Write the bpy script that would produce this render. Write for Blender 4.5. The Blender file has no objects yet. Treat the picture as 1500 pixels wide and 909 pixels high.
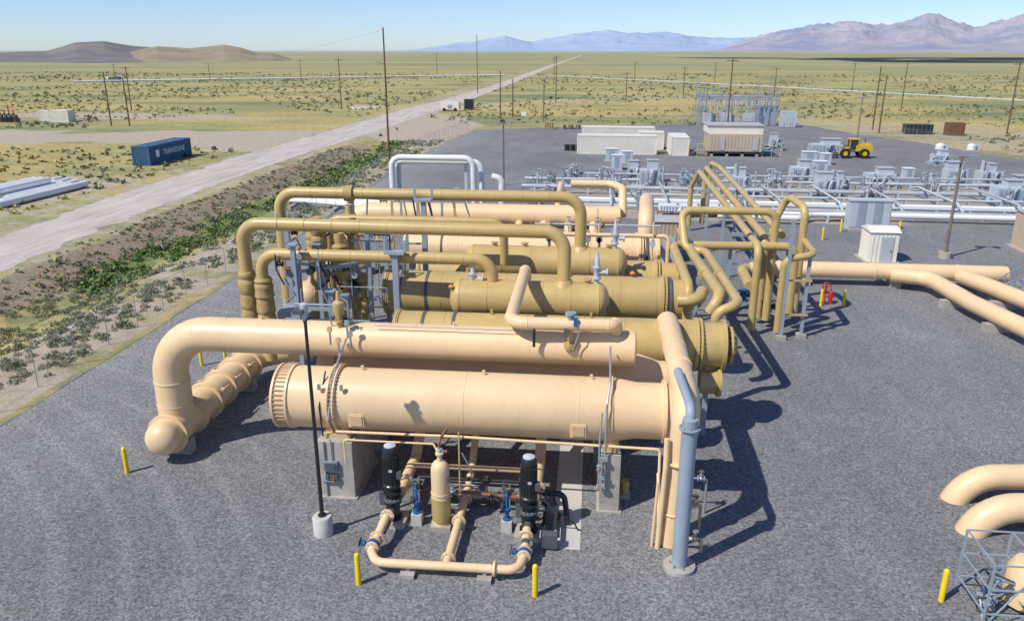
import bpy, math, random
import numpy as np
from mathutils import Vector, noise
random.seed(7)
rad=math.radians
scene=bpy.context.scene

# ------------------------------------------------------------ materials
MATS={}
def newmat(name):
    m=bpy.data.materials.new(name);m.use_nodes=True
    nt=m.node_tree;nt.nodes.clear()
    o=nt.nodes.new('ShaderNodeOutputMaterial');b=nt.nodes.new('ShaderNodeBsdfPrincipled')
    nt.links.new(b.outputs[0],o.inputs[0])
    g=nt.nodes.new('ShaderNodeNewGeometry')
    MATS[name]=m
    return m,nt,b,g
def nnoise(nt,vec,scale,detail=4,rough=.55):
    n=nt.nodes.new('ShaderNodeTexNoise');n.inputs['Scale'].default_value=scale
    n.inputs['Detail'].default_value=detail;n.inputs['Roughness'].default_value=rough
    nt.links.new(vec,n.inputs['Vector']);return n.outputs['Fac']
def nmap(nt,vec,s):
    n=nt.nodes.new('ShaderNodeMapping');n.inputs['Scale'].default_value=s
    nt.links.new(vec,n.inputs['Vector']);return n.outputs[0]
def mrange(nt,val,a,b,c,d):
    n=nt.nodes.new('ShaderNodeMapRange');n.clamp=True
    for i,q in enumerate((a,b,c,d)): n.inputs[i+1].default_value=q
    nt.links.new(val,n.inputs[0]);return n.outputs[0]
def nmath(nt,op,a,b):
    n=nt.nodes.new('ShaderNodeMath');n.operation=op
    for i,q in enumerate((a,b)):
        if isinstance(q,(int,float)): n.inputs[i].default_value=q
        else: nt.links.new(q,n.inputs[i])
    return n.outputs[0]
def nmix(nt,fac,a,b,mode='MIX'):
    n=nt.nodes.new('ShaderNodeMix');n.data_type='RGBA';n.blend_type=mode
    if isinstance(fac,(int,float)): n.inputs[0].default_value=fac
    else: nt.links.new(fac,n.inputs[0])
    for k,q in ((6,a),(7,b)):
        if isinstance(q,tuple): n.inputs[k].default_value=(q[0],q[1],q[2],1)
        else: nt.links.new(q,n.inputs[k])
    return n.outputs[2]
def nbump(nt,b,h,strength,dist):
    n=nt.nodes.new('ShaderNodeBump');n.inputs['Strength'].default_value=strength;n.inputs['Distance'].default_value=dist
    nt.links.new(h,n.inputs['Height']);nt.links.new(n.outputs[0],b.inputs['Normal'])
def paint(name,col,rough=.45,var=.12,scale=.8,metal=0.,bump=0.,bscale=8.,dirt=0.25):
    m,nt,b,g=newmat(name);P=g.outputs['Position']
    n1=nnoise(nt,P,scale,6,.6)
    n2=nnoise(nt,nmap(nt,P,(6,6,.8)),1.2,5,.6)
    v=mrange(nt,n1,.3,.7,1-var,1+var*.5)
    hs=nt.nodes.new('ShaderNodeHueSaturation');hs.inputs['Color'].default_value=(*col,1)
    nt.links.new(v,hs.inputs['Value'])
    f=mrange(nt,n2,.52,.75,0,dirt)
    c=nmix(nt,f,hs.outputs[0],(col[0]*.55+.02,col[1]*.5+.02,col[2]*.45+.02))
    nt.links.new(c,b.inputs['Base Color'])
    b.inputs['Metallic'].default_value=metal
    nt.links.new(mrange(nt,n1,.3,.7,rough-.06,rough+.12),b.inputs['Roughness'])
    if bump: nbump(nt,b,nnoise(nt,P,bscale,4),bump,.03)
    return m
paint('peach',(.80,.575,.325),.42,.07,.6,dirt=.22)
paint('tan',(.53,.385,.15),.36,.12,.7,dirt=.3,bump=.12,bscale=4)
paint('tan_wrap',(.44,.31,.125),.65,.25,3,bump=.9,bscale=5)
paint('peach_d',(.62,.44,.24),.5,.12,1)
paint('bluegrey',(.30,.36,.41),.45,.1,.9)
paint('palegrey',(.49,.54,.56),.45,.1,.6)
paint('white',(.76,.76,.73),.45,.06,.5,dirt=.2)
paint('silver',(.50,.53,.55),.38,.14,.7,metal=.2)
paint('galv',(.38,.41,.43),.4,.12,2,metal=.4)
paint('black',(.022,.026,.028),.35,.3,2)
paint('darkgrey',(.10,.11,.115),.5,.2,2)
paint('concrete',(.42,.39,.34),.85,.22,1.2,bump=.4,bscale=12,dirt=.5)
paint('concrete_p',(.55,.53,.49),.85,.14,.8,bump=.3,bscale=9)
paint('yellow',(.85,.60,.02),.45,.08,3,dirt=.1)
paint('orange',(.8,.25,.02),.5,.1,2)
paint('red',(.55,.03,.03),.4,.1,2)
paint('blue',(.02,.12,.36),.4,.1,2)
paint('contblue',(.045,.13,.24),.55,.25,.5,dirt=.4)
paint('contwhite',(.78,.73,.62),.5,.08,.5,dirt=.25)
paint('shedwhite',(.82,.78,.66),.5,.06,.6,dirt=.2)
paint('shedbeige',(.52,.42,.30),.55,.1,.6)
paint('roofgrey',(.46,.45,.42),.5,.1,.6)
paint('rust',(.30,.13,.06),.8,.3,1.5)
paint('wood',(.17,.095,.05),.9,.25,1.5)
paint('woodgrey',(.22,.18,.14),.9,.25,1.5)
paint('rubber',(.02,.02,.02),.8,.2,3)
paint('loader',(.75,.45,.02),.45,.1,1.5)
paint('slab',(.34,.30,.25),.9,.25,.25)
paint('glass',(.03,.05,.06),.1,.1,1)
paint('cloudmat',(.85,.85,.85),.9,.02,.01,dirt=0)

# ------------------------------------------------------------ mesh builder
def basis(d):
    d=d.normalized();u=Vector((0,0,1)) if abs(d.z)<.9 else Vector((0,1,0))
    a=d.cross(u).normalized();b=a.cross(d).normalized();return a,b
def V(*a): return Vector(a)
class B:
    def __init__(s,name): s.n=name;s.v=[];s.f=[];s.m=[];s.mats=[]
    def mi(s,m):
        if m not in s.mats: s.mats.append(m)
        return s.mats.index(m)
    def add(s,vs,fs,m):
        o=len(s.v);k=s.mi(m);s.v.extend([tuple(q) for q in vs])
        for f in fs: s.f.append(tuple(i+o for i in f));s.m.append(k)
    def lathe(s,p,ax,prof,m,seg=32):
        p=Vector(p);ax=Vector(ax).normalized();a,b=basis(ax);vs=[];fs=[]
        for (t,r) in prof:
            r=max(r,.0005)
            for i in range(seg):
                th=2*math.pi*i/seg;vs.append(p+ax*t+a*(r*math.cos(th))+b*(r*math.sin(th)))
        for k in range(len(prof)-1):
            for i in range(seg):
                j=(i+1)%seg;fs.append((k*seg+i,k*seg+j,(k+1)*seg+j,(k+1)*seg+i))
        if prof[0][1]>.001: fs.append(tuple(range(seg-1,-1,-1)))
        if prof[-1][1]>.001: fs.append(tuple((len(prof)-1)*seg+i for i in range(seg)))
        s.add(vs,fs,m)
    def cyl(s,p0,p1,r,m,seg=16,r1=None):
        p0=Vector(p0);p1=Vector(p1);L=(p1-p0).length
        s.lathe(p0,p1-p0,[(0,r),(L,r if r1 is None else r1)],m,seg)
    def box(s,c,d,m,rz=0.):
        cx,cy,cz=c;x,y,z=d[0]/2,d[1]/2,d[2]/2;vs=[];C,S=math.cos(rz),math.sin(rz)
        for k in (-z,z):
            for (i,j) in ((-x,-y),(x,-y),(x,y),(-x,y)): vs.append((cx+i*C-j*S,cy+i*S+j*C,cz+k))
        s.add(vs,[(3,2,1,0),(4,5,6,7),(0,1,5,4),(1,2,6,5),(2,3,7,6),(3,0,4,7)],m)
    def beam(s,p0,p1,w,m,h=None):
        p0=Vector(p0);p1=Vector(p1);a,b=basis(p1-p0);h=h or w;vs=[]
        for p in (p0,p1):
            for (i,j) in ((-1,-1),(1,-1),(1,1),(-1,1)): vs.append(p+a*(i*w/2)+b*(j*h/2))
        s.add(vs,[(3,2,1,0),(4,5,6,7),(0,1,5,4),(1,2,6,5),(2,3,7,6),(3,0,4,7)],m)
    def pipe(s,pts,r,m,R=None,seg=20,cap=True,welds=False):
        P=[Vector(q) for q in pts];R=R or r*2.6;out=[P[0]]
        for i in range(1,len(P)-1):
            a=(P[i-1]-P[i]);b=(P[i+1]-P[i]);la,lb=a.length,b.length;a.normalize();b.normalize()
            ang=math.pi-a.angle(b)
            if ang<.03: out.append(P[i]);continue
            t=min(R*math.tan(ang/2),la*.49 if i>1 else la*.98,lb*.49 if i<len(P)-2 else lb*.98)
            RR=t/math.tan(ang/2);n=max(4,int(ang/rad(9)))
            c=P[i]+(a+b).normalized()*(RR/math.cos(ang/2))
            v0=P[i]+a*t-c;v1=P[i]+b*t-c;w=v0.angle(v1)
            for k in range(n+1):
                q=k/n;out.append(c+(v0*math.sin((1-q)*w)+v1*math.sin(q*w))/math.sin(w))
            if welds:
                for e,dd in ((P[i]+a*t,a),(P[i]+b*t,b)):
                    s.lathe(e-dd*.03,dd,[(0,r*.99),(.012,r+.014),(.048,r+.014),(.06,r*.99)],m,seg)
        out.append(P[-1])
        vs=[];fs=[];d=(out[1]-out[0]).normalized();A,_=basis(d);n=len(out)
        for i,p in enumerate(out):
            if i==0: t=out[1]-out[0]
            elif i==n-1: t=out[-1]-out[-2]
            else: t=(out[i+1]-p).normalized()+(p-out[i-1]).normalized()
            t.normalize();A=(A-t*A.dot(t)).normalized();Bv=t.cross(A)
            for k in range(seg):
                th=2*math.pi*k/seg;vs.append(p+A*(r*math.cos(th))+Bv*(r*math.sin(th)))
        for i in range(n-1):
            for k in range(seg):
                j=(k+1)%seg;fs.append((i*seg+k,i*seg+j,(i+1)*seg+j,(i+1)*seg+k))
        if cap: fs.append(tuple(range(seg-1,-1,-1)));fs.append(tuple((n-1)*seg+k for k in range(seg)))
        s.add(vs,fs,m)
    def flange(s,p,ax,r,t,m,bolts=0,bm='galv',seg=32,br=.022):
        p=Vector(p);ax=Vector(ax).normalized();s.lathe(p-ax*t/2,ax,[(0,r*.985),(.01,r),(t-.01,r),(t,r*.985)],m,seg)
        a,b=basis(ax)
        for i in range(bolts):
            th=2*math.pi*i/bolts;q=p+a*((r-.05)*math.cos(th))+b*((r-.05)*math.sin(th))
            s.lathe(q-ax*(t/2+.045),ax,[(0,br),(t+.09,br)],bm,6)
    def dome(s,p,ax,r,d,m,seg=32,n=8):
        s.lathe(p,ax,[(d*math.sin(i/n*math.pi/2),r*math.cos(i/n*math.pi/2)) for i in range(n+1)],m,seg)
    def ball(s,p,r,m,seg=14,sz=1.):
        n=8;s.lathe(Vector(p)-V(0,0,r*sz),(0,0,1),[(r*sz-r*sz*math.cos(math.pi*i/n),r*math.sin(math.pi*i/n)) for i in range(n+1)],m,seg)
    def wheel(s,p,ax,R,r,m):
        p=Vector(p);ax=Vector(ax).normalized();a,b=basis(ax);vs=[];fs=[]
        for i in range(14):
            th=2*math.pi*i/14;e=a*math.cos(th)+b*math.sin(th)
            for k in range(5):
                ph=2*math.pi*k/5;vs.append(p+e*(R+r*math.cos(ph))+ax*(r*math.sin(ph)))
        for i in range(14):
            for k in range(5):
                i2=(i+1)%14;k2=(k+1)%5;fs.append((i*5+k,i2*5+k,i2*5+k2,i*5+k2))
        s.add(vs,fs,m)
        s.beam(p-a*R,p+a*R,r*1.4,m);s.beam(p-b*R,p+b*R,r*1.4,m)
    def valve(s,p,ax,r,m,wm='darkgrey',up=(0,0,1)):
        p=Vector(p);ax=Vector(ax).normalized();up=Vector(up)
        s.flange(p-ax*r*1.5,ax,r*1.7,r*.35,m,0,seg=16);s.flange(p+ax*r*1.5,ax,r*1.7,r*.35,m,0,seg=16)
        s.ball(p,r*1.25,m);s.lathe(p,up,[(0,r*.6),(r*2,r*.6),(r*2,r*1.),(r*2.3,r*1.),(r*2.3,r*.25),(r*4.2,r*.25)],m,12)
        s.wheel(p+up*r*4,up,r*1.3,r*.14,wm)
    def done(s,parent=None,sharp=38):
        me=bpy.data.meshes.new(s.n);me.from_pydata(s.v,[],s.f)
        for m in s.mats: me.materials.append(MATS[m])
        me.polygons.foreach_set('material_index',s.m)
        me.polygons.foreach_set('use_smooth',[True]*len(s.f));me.update()
        me.set_sharp_from_angle(angle=rad(sharp))
        o=bpy.data.objects.new(s.n,me);bpy.context.collection.objects.link(o)
        if parent: o.parent=parent
        return o

# ------------------------------------------------------------ ground
def sstep(a,b,x):
    t=np.clip((x-a)/(b-a),0,1);return t*t*(3-2*t)
def growth(a,b,s,g):
    L=[a];
    while L[-1]<b: L.append(L[-1]+s);s*=g
    return L
xs=sorted(set([-v-72 for v in growth(0,60000,2,1.09)]+list(np.arange(-72,-24,.6))+growth(-24,60000,2.2,1.07)))
ys=sorted(set([-v for v in growth(4,20000,6,1.3)]+list(np.arange(0,170,1.1))+growth(170,70000,2.,1.05)))
X,Y=np.meshgrid(np.array(xs),np.array(ys));nx=len(xs);ny=len(ys)
fx=X.ravel();fy=Y.ravel()
nz=np.array([noise.noise((a*.11,b*.11,0)) if (abs(a)<400 and abs(b)<900) else 0 for a,b in zip(fx,fy)])
nz2=np.array([noise.noise((a*.5,b*.3,4))+.5*noise.noise((a*1.1,b*.8,7)) if (-75<a<-24 and 0<b<200) else 0 for a,b in zip(fx,fy)])
w=nz*1.5
ym=sstep(10,25,fy)*(1-sstep(125,150,fy))
ditch=sstep(-42.8+0,-37,fx+w*.3)*(1-sstep(-35.5,-29,fx+w*.3))
Z=-.9*ditch*ym*(1+.0*nz)+ditch*ym*(nz2*.42)
def poly(px,py,P):
    ins=np.zeros(len(px),bool);n=len(P);j=n-1
    for i in range(n):
        xi,yi=P[i];xj,yj=P[j]
        c=((yi>py)!=(yj>py))&(px<(xj-xi)*(py-yi)/(yj-yi+1e-9)+xi);ins^=c;j=i
    return ins
dirt=np.zeros(len(fx))
dirt=np.maximum(dirt,.60*sstep(-37,-29.5,fx+w)*(1-sstep(-26,-25,fx))*(1-sstep(150,190,fy)))
dirt=np.maximum(dirt,.50*sstep(-61,-55,fx+w*2.5)*(1-sstep(-42,-40,fx))*sstep(0,10,fy)*(1-sstep(900,2000,fy)))
D1=[(-260,150),(-121,156),(-100,150),(-78,157),(-54,158),(-54,126),(-72,127),(-93,134),(-110,126),(-260,120)]
dirt=np.maximum(dirt,.85*poly(fx+w*2,fy+w*4,D1))
dirt=np.maximum(dirt,.75*poly(fx+w,fy+w*2,[(-44,150),(-26,132),(-24,176),(-43,215)]))
dirt=np.maximum(dirt,.7*poly(fx+w,fy+w*2,[(-150,185),(-105,178),(-80,186),(-95,196),(-150,205)]))
dirt=np.maximum(dirt,.6*poly(fx+w,fy+w*2,[(-70,60),(-57,60),(-58,96),(-72,96)]))
dirt=np.maximum(dirt,.5*poly(fx+w,fy+w*2,[(-3,172),(45,190),(110,170),(140,100),(64,118),(50,165)]))
dirt=np.maximum(dirt,.6*poly(fx+w*2,fy+w*3,[(-40,222),(-8,262),(60,300),(62,312),(-10,275),(-41,236)]))
brown=sstep(-43.6,-42,fx+w*.8+nz2*.8)*(1-sstep(-38.6,-36.0,fx+w*1.4+nz2*1.5))*ym*.85
green=sstep(-38.9,-36.4,fx+w*1.2+nz2*1.4)*(1-sstep(-34.8,-31.0,fx+w*1.6+nz2*1.5))*ym*(.25+.68*sstep(42,66,fy))
me=bpy.data.meshes.new('desert_ground')
vv=np.stack([fx,fy,Z],1)
idx=np.arange(nx*ny).reshape(ny,nx)
q=np.stack([idx[:-1,:-1],idx[:-1,1:],idx[1:,1:],idx[1:,:-1]],-1).reshape(-1,4)
me.from_pydata(vv.tolist(),[],q.tolist())
ca=me.color_attributes.new('zones','FLOAT_COLOR','POINT')
ca.data.foreach_set('color',np.stack([dirt,green,brown,np.ones(len(fx))],1).ravel().astype(np.float32))
me.polygons.foreach_set('use_smooth',[True]*len(q));me.update()
ground=bpy.data.objects.new('desert_ground',me);bpy.context.collection.objects.link(ground)
m,nt,b,g=newmat('desert');P=g.outputs['Position']
def ramp(nt,val,stops):
    n=nt.nodes.new('ShaderNodeValToRGB');e=n.color_ramp.elements
    while len(e)<len(stops): e.new(.5)
    for i,(p,c) in enumerate(stops): e[i].position=p;e[i].color=(*c,1)
    nt.links.new(val,n.inputs[0]);return n.outputs[0]
n1=nnoise(nt,nmap(nt,P,(.45,1,1)),.03,10,.7)
col=ramp(nt,n1,[(.30,(.165,.19,.095)),(.41,(.25,.255,.125)),(.47,(.34,.315,.14)),(.53,(.47,.375,.15)),(.60,(.50,.405,.18)),(.68,(.49,.41,.29))])
n2=nnoise(nt,P,.9,8,.7);col=nmix(nt,mrange(nt,n2,.49,.62,0,.7),col,(.18,.19,.10))
n3=nnoise(nt,P,7,5,.6)
at=nt.nodes.new('ShaderNodeAttribute');at.attribute_name='zones'
sp=nt.nodes.new('ShaderNodeSeparateColor');nt.links.new(at.outputs['Color'],sp.inputs[0])
nd=nnoise(nt,P,.35,9,.7)
def zone(v,lo=.42,hi=.62,am=1.4): 
    s=nmath(nt,'ADD',v,nmath(nt,'MULTIPLY',nmath(nt,'SUBTRACT',nd,.5),am));return mrange(nt,s,lo,hi,0,1)
dc=nmix(nt,mrange(nt,n2,.35,.65,0,1),(.50,.42,.33),(.38,.32,.24))
col=nmix(nt,zone(sp.outputs[0]),col,dc)
bc=nmix(nt,mrange(nt,n3,.35,.65,0,1),(.19,.13,.09),(.40,.31,.22))
bc=nmix(nt,mrange(nt,n2,.46,.60,0,.7),bc,(.27,.25,.15))
col=nmix(nt,zone(sp.outputs[2]),col,bc)
gc=nmix(nt,mrange(nt,n3,.4,.6,0,1),(.09,.14,.035),(.26,.28,.11))
col=nmix(nt,zone(sp.outputs[1]),col,gc)
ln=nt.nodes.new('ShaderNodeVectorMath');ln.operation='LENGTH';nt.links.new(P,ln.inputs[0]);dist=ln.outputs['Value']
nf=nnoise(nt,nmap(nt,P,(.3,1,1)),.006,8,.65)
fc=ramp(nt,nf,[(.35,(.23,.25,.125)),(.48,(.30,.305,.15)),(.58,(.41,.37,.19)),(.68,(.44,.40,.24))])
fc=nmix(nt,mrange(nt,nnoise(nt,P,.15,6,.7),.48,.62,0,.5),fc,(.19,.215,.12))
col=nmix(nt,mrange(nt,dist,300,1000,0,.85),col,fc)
col=nmix(nt,mrange(nt,dist,1800,16000,0,.85),col,(.42,.46,.42))  # distance haze painted into the ground colour, paler and bluer far off
col=nmix(nt,1.,col,mrange(nt,n3,.3,.7,.75,1.2),'MULTIPLY')
nt.links.new(col,b.inputs['Base Color']);b.inputs['Roughness'].default_value=1;b.inputs['Specular IOR Level'].default_value=.1
nbump(nt,b,n3,.5,.08)
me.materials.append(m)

# gravel pad
def sheet(name,pts,z,mat,step=None,jit=0.):
    P2=[]
    n=len(pts)
    for i in range(n):
        a=Vector(pts[i]);c=Vector(pts[(i+1)%n]);k=max(1,int((c-a).length/(step or 1e9)))
        for j in range(k):
            p=a.lerp(c,j/k)
            if jit: p+=Vector((noise.noise((p.x*.4,p.y*.4,1)),noise.noise((p.x*.4,p.y*.4,9))))*jit
            P2.append((p.x,p.y,z))
    me=bpy.data.meshes.new(name);me.from_pydata(P2,[],[tuple(range(len(P2)))]);me.materials.append(MATS[mat])
    import bmesh
    bm=bmesh.new();bm.from_mesh(me);bmesh.ops.triangulate(bm,faces=bm.faces);bm.normal_update()
    for f in bm.faces:
        if f.normal.z<0: f.normal_flip()
    bm.to_mesh(me);bm.free()
    o=bpy.data.objects.new(name,me);bpy.context.collection.objects.link(o);return o
m,nt,b,g=newmat('gravel');P=g.outputs['Position']
vo=nt.nodes.new('ShaderNodeTexVoronoi');vo.inputs['Scale'].default_value=17;nt.links.new(P,vo.inputs['Vector'])
sc=nt.nodes.new('ShaderNodeSeparateColor');nt.links.new(vo.outputs['Color'],sc.inputs[0])
sx=nt.nodes.new('ShaderNodeSeparateXYZ');nt.links.new(P,sx.inputs[0])
na=nnoise(nt,P,.07,6,.6);nb=nnoise(nt,nmap(nt,P,(1,.25,1)),.5,6,.6);nc=nnoise(nt,P,9,6,.75)
c=ramp(nt,na,[(.3,(.165,.167,.170)),(.5,(.198,.200,.203)),(.7,(.232,.232,.232))])
trk=nmath(nt,'ADD',sx.outputs[0],nmath(nt,'MULTIPLY',nb,6.))
c=nmix(nt,mrange(nt,trk,-22,-15,.5,0),c,(.29,.28,.265))
vs_=nt.nodes.new('ShaderNodeVectorMath');vs_.operation='DISTANCE';nt.links.new(P,vs_.inputs[0]);vs_.inputs[1].default_value=(-38,4,0)
wv=nmath(nt,'SINE',nmath(nt,'ADD',nmath(nt,'MULTIPLY',vs_.outputs['Value'],3.3),nmath(nt,'MULTIPLY',na,5.)),0.)
c=nmix(nt,nmath(nt,'MULTIPLY',mrange(nt,wv,.45,1,0,.2),mrange(nt,sx.outputs[0],-13,-6,1,0)),c,(.34,.33,.32))
c=nmix(nt,1.,c,mrange(nt,nb,.3,.7,.9,1.1),'MULTIPLY')
c=nmix(nt,1.,c,mrange(nt,nc,.3,.7,.72,1.28),'MULTIPLY')
c=nmix(nt,1.,c,mrange(nt,sc.outputs[0],0,1,.6,1.4),'MULTIPLY')
c=nmix(nt,mrange(nt,nnoise(nt,P,.25,5,.6),.62,.75,0,.35),c,(.26,.22,.17))
nt.links.new(c,b.inputs['Base Color']);b.inputs['Roughness'].default_value=.95;b.inputs['Specular IOR Level'].default_value=.15
nbump(nt,b,nc,.6,.04)
sheet('gravel_pad',[(-25.3,-10),(-25.3,52),(-25.9,80),(-27.4,102),(-26.5,135),(-24,164),(-3,172),(44,190),(51,163),(57,150),(64,122),(110,104),(110,-10)],.02,'gravel',2,.9)
# road
m,nt,b,g=newmat('road_dirt');P=g.outputs['Position']
r1=nnoise(nt,nmap(nt,P,(1,.12,1)),.9,6,.6);r2=nnoise(nt,P,2.5,7,.7)
c=ramp(nt,r1,[(.35,(.42,.36,.305)),(.5,(.51,.445,.39)),(.65,(.58,.515,.455))])
c=nmix(nt,1.,c,mrange(nt,r2,.3,.7,.85,1.12),'MULTIPLY')
nt.links.new(c,b.inputs['Base Color']);b.inputs['Roughness'].default_value=1;b.inputs['Specular IOR Level'].default_value=.1
nbump(nt,b,r2,.4,.05)
RL=[(-50.5,-20),(-50.7,40),(-51.2,62),(-53.2,81),(-54.3,115),(-53.3,152),(-52.6,220),(-49.8,266),(-47.5,365),(-49.5,818),(-52,2829)]
RR=[(-42.6,-20),(-43,35),(-43.3,52),(-44.5,66),(-45.6,96),(-45.4,124),(-43.6,159),(-42.8,216),(-40.8,259),(-41.0,442),(-43.5,894),(-46.0,2829)]
def resamp(L,ysam): return [np.interp(y,[p[1] for p in L],[p[0] for p in L]) for y in ysam]
yy=growth(-20,2829,.5,1.005)
XL=resamp(RL,yy);XR=resamp(RR,yy);vs=[];fs=[]
for i,y in enumerate(yy):
    vs+= [(XL[i]+noise.noise((0,y*.35,0))*1.1+noise.noise((4,y*1.3,0))*.4,y,.012),(XR[i]+noise.noise((9,y*.35,0))*.8+noise.noise((14,y*1.3,0))*.3,y,.012)]
    if i: fs.append((2*i-2,2*i-1,2*i+1,2*i))
me=bpy.data.meshes.new('dirt_road');me.from_pydata(vs,[],fs);me.materials.append(m);me.update()
o=bpy.data.objects.new('dirt_road',me);bpy.context.collection.objects.link(o)
sheet('concrete_strip',[(-.95,22.0),(0,22.0),(0,31),(-.95,31)],.03,'concrete_p')
sheet('equipment_slab',[(-5,76),(30,75),(30,83),(-5,84)],.03,'slab',2,.5)
sheet('equipment_slab',[(-6,88),(48,84),(50,100),(-6,98)],.03,'slab',2,.8)

# ------------------------------------------------------------ terrain far
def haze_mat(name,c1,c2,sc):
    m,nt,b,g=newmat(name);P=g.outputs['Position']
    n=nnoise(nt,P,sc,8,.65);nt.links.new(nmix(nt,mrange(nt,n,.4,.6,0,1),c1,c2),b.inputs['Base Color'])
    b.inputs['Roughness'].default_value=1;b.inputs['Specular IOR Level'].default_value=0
haze_mat('mtn_near',(.25,.28,.37),(.38,.355,.38),.0010)  # mtn_near and mtn_far carry bluish aerial haze in their base colours
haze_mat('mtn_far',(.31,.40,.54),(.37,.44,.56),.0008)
haze_mat('hill_dark',(.165,.165,.18),(.24,.215,.19),.01)
haze_mat('hill_brown',(.26,.21,.16),(.34,.285,.20),.01)
def mountains(name,prof,R0,R1,R2,mat,nfreq,na=420,nr=60,amp=.5):
    az=np.linspace(prof[0][0],prof[-1][0],na);H=np.interp(az,[p[0] for p in prof],[p[1] for p in prof])
    vs=[];fs=[]
    for j in range(nr):
        t=j/(nr-1);R=R0+(R2-R0)*t;tr=(R1-R0)/(R2-R0)
        env=(t/tr)**1.25 if t<tr else max(0,1-(t-tr)/(1-tr))**1.2
        for i in range(na):
            A=rad(az[i]);x=R*math.sin(A);y=R*math.cos(A)
            n=noise.ridged_multi_fractal((x*nfreq,y*nfreq,3.1),.9,2.1,6,1.,2.)/2.2
            n2=noise.fractal((x*nfreq*.35,y*nfreq*.35,1),.8,2,4)
            h=H[i]*env*(1-amp+amp*n*1.25*(1-.35*env)+.2*n2*(1-env))
            vs.append((x,y,h-4 if j else -20))
    for j in range(nr-1):
        for i in range(na-1):
            a=j*na+i;fs.append((a,a+1,a+na+1,a+na))
    me=bpy.data.meshes.new(name);me.from_pydata(vs,[],fs);me.materials.append(MATS[mat])
    me.polygons.foreach_set('use_smooth',[True]*len(fs));me.update()
    o=bpy.data.objects.new(name,me);bpy.context.collection.objects.link(o)
k=1/1290
def hp(L,R,s=1.): return [(a,(15.5+R*max(0,74-v)*k)*s if v<90 else 0) for a,v in L]
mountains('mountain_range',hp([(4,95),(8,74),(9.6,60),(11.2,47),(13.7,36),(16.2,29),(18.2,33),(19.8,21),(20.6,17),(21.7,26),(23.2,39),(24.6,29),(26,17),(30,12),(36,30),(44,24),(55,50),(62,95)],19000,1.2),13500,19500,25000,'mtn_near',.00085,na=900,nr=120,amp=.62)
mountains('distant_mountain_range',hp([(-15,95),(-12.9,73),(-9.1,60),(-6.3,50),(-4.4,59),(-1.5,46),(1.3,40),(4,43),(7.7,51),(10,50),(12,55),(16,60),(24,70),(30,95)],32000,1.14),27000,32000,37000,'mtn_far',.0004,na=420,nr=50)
mountains('dark_hill',hp([(-60,95),(-50,78),(-44,85),(-39,89),(-37.5,84),(-35.2,72),(-33.6,62),(-32,60),(-30.5,66),(-28.5,70),(-27,78),(-24,95)],2000,1.25),1050,1900,2600,'hill_dark',.0022,na=260,nr=50,amp=.3)
mountains('brown_hill',hp([(-33,95),(-31,76),(-29,66),(-27,69),(-26,66),(-25,63),(-24,66),(-23,73),(-22,82),(-20.3,95)],1700,1.2),1100,1600,2100,'hill_brown',.0026,na=220,nr=50,amp=.3)

# ------------------------------------------------------------ vegetation
def scrub(name,items,leafcol):
    vs=[];cols=[]
    rs=np.random.RandomState(3)
    for (x,y,z,s,n,c) in items:
        th=rs.rand(n)*6.28;rr=np.sqrt(rs.rand(n))*s*.5;ph=rs.rand(n)
        lob=1+.3*np.sin(th*3+x*7)
        cx=x+rr*lob*np.cos(th);cy=y+rr*lob*np.sin(th);cz=z+ph*s*.55*(1-(rr/(s*.55))**2*.8)
        a=rs.randn(n,3);a/=np.linalg.norm(a,axis=1)[:,None];bb=rs.randn(n,3);bb=np.cross(a,bb);bb/=np.linalg.norm(bb,axis=1)[:,None]
        l=s*(1.7/math.sqrt(n))*(.5+rs.rand(n))[:,None]*.5;ctr=np.stack([cx,cy,cz],1)
        quad=np.stack([ctr-a*l,ctr+bb*l*.7,ctr+a*l,ctr-bb*l*.7],1)
        vs.append(quad.reshape(-1,3));cc=np.array(c)[None,:]*(.6+.7*rs.rand(n))[:,None]
        cols.append(np.repeat(cc,4,0))
    v=np.concatenate(vs);c=np.concatenate(cols);n=len(v)//4
    me=bpy.data.meshes.new(name);me.from_pydata(v.tolist(),[],np.arange(len(v)).reshape(-1,4).tolist())
    ca=me.color_attributes.new('tint','FLOAT_COLOR','POINT')
    ca.data.foreach_set('color',np.concatenate([c,np.ones((len(c),1))],1).ravel().astype(np.float32))
    me.materials.append(MATS[leafcol]);me.update()
    o=bpy.data.objects.new(name,me);bpy.context.collection.objects.link(o)
m,nt,b,g=newmat('leaf')
at=nt.nodes.new('ShaderNodeAttribute');at.attribute_name='tint';nt.links.new(at.outputs['Color'],b.inputs['Base Color']);b.inputs['Roughness'].default_value=.9
b.inputs['Specular IOR Level'].default_value=.1
def gz(x,y):
    w=noise.noise((x*.11,y*.11,0))*1.5*.3
    s=lambda a,b,t:(lambda q:q*q*(3-2*q))(min(1,max(0,(t-a)/(b-a))))
    d=s(-42.8,-37,x+w)*(1-s(-35.5,-29,x+w))*s(10,25,y)*(1-s(125,150,y))
    return -.9*d+d*.42*(noise.noise((x*.5,y*.3,4))+.5*noise.noise((x*1.1,y*.8,7)))
items=[]
sage=(.25,.28,.18);gr=(.13,.21,.055);yel=(.40,.34,.13);dk=(.13,.16,.08);olive=(.25,.25,.13)
R=random.Random(5)
for i in range(2700):
    y=18+R.random()**1.2*125;x=-26.8-R.random()*11.5
    if noise.noise((x*.25,y*.18,5))<-.14: continue
    c=R.choice([sage,sage,olive,(.30,.31,.20)]) if (x>-33 or y<50) else R.choice([gr,sage,olive,dk])
    items.append((x,y,gz(x,y),R.uniform(.3,.85)*(1.3 if R.random()<.1 else .85),130 if y<50 else (50 if y<80 else 20),c))
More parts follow.
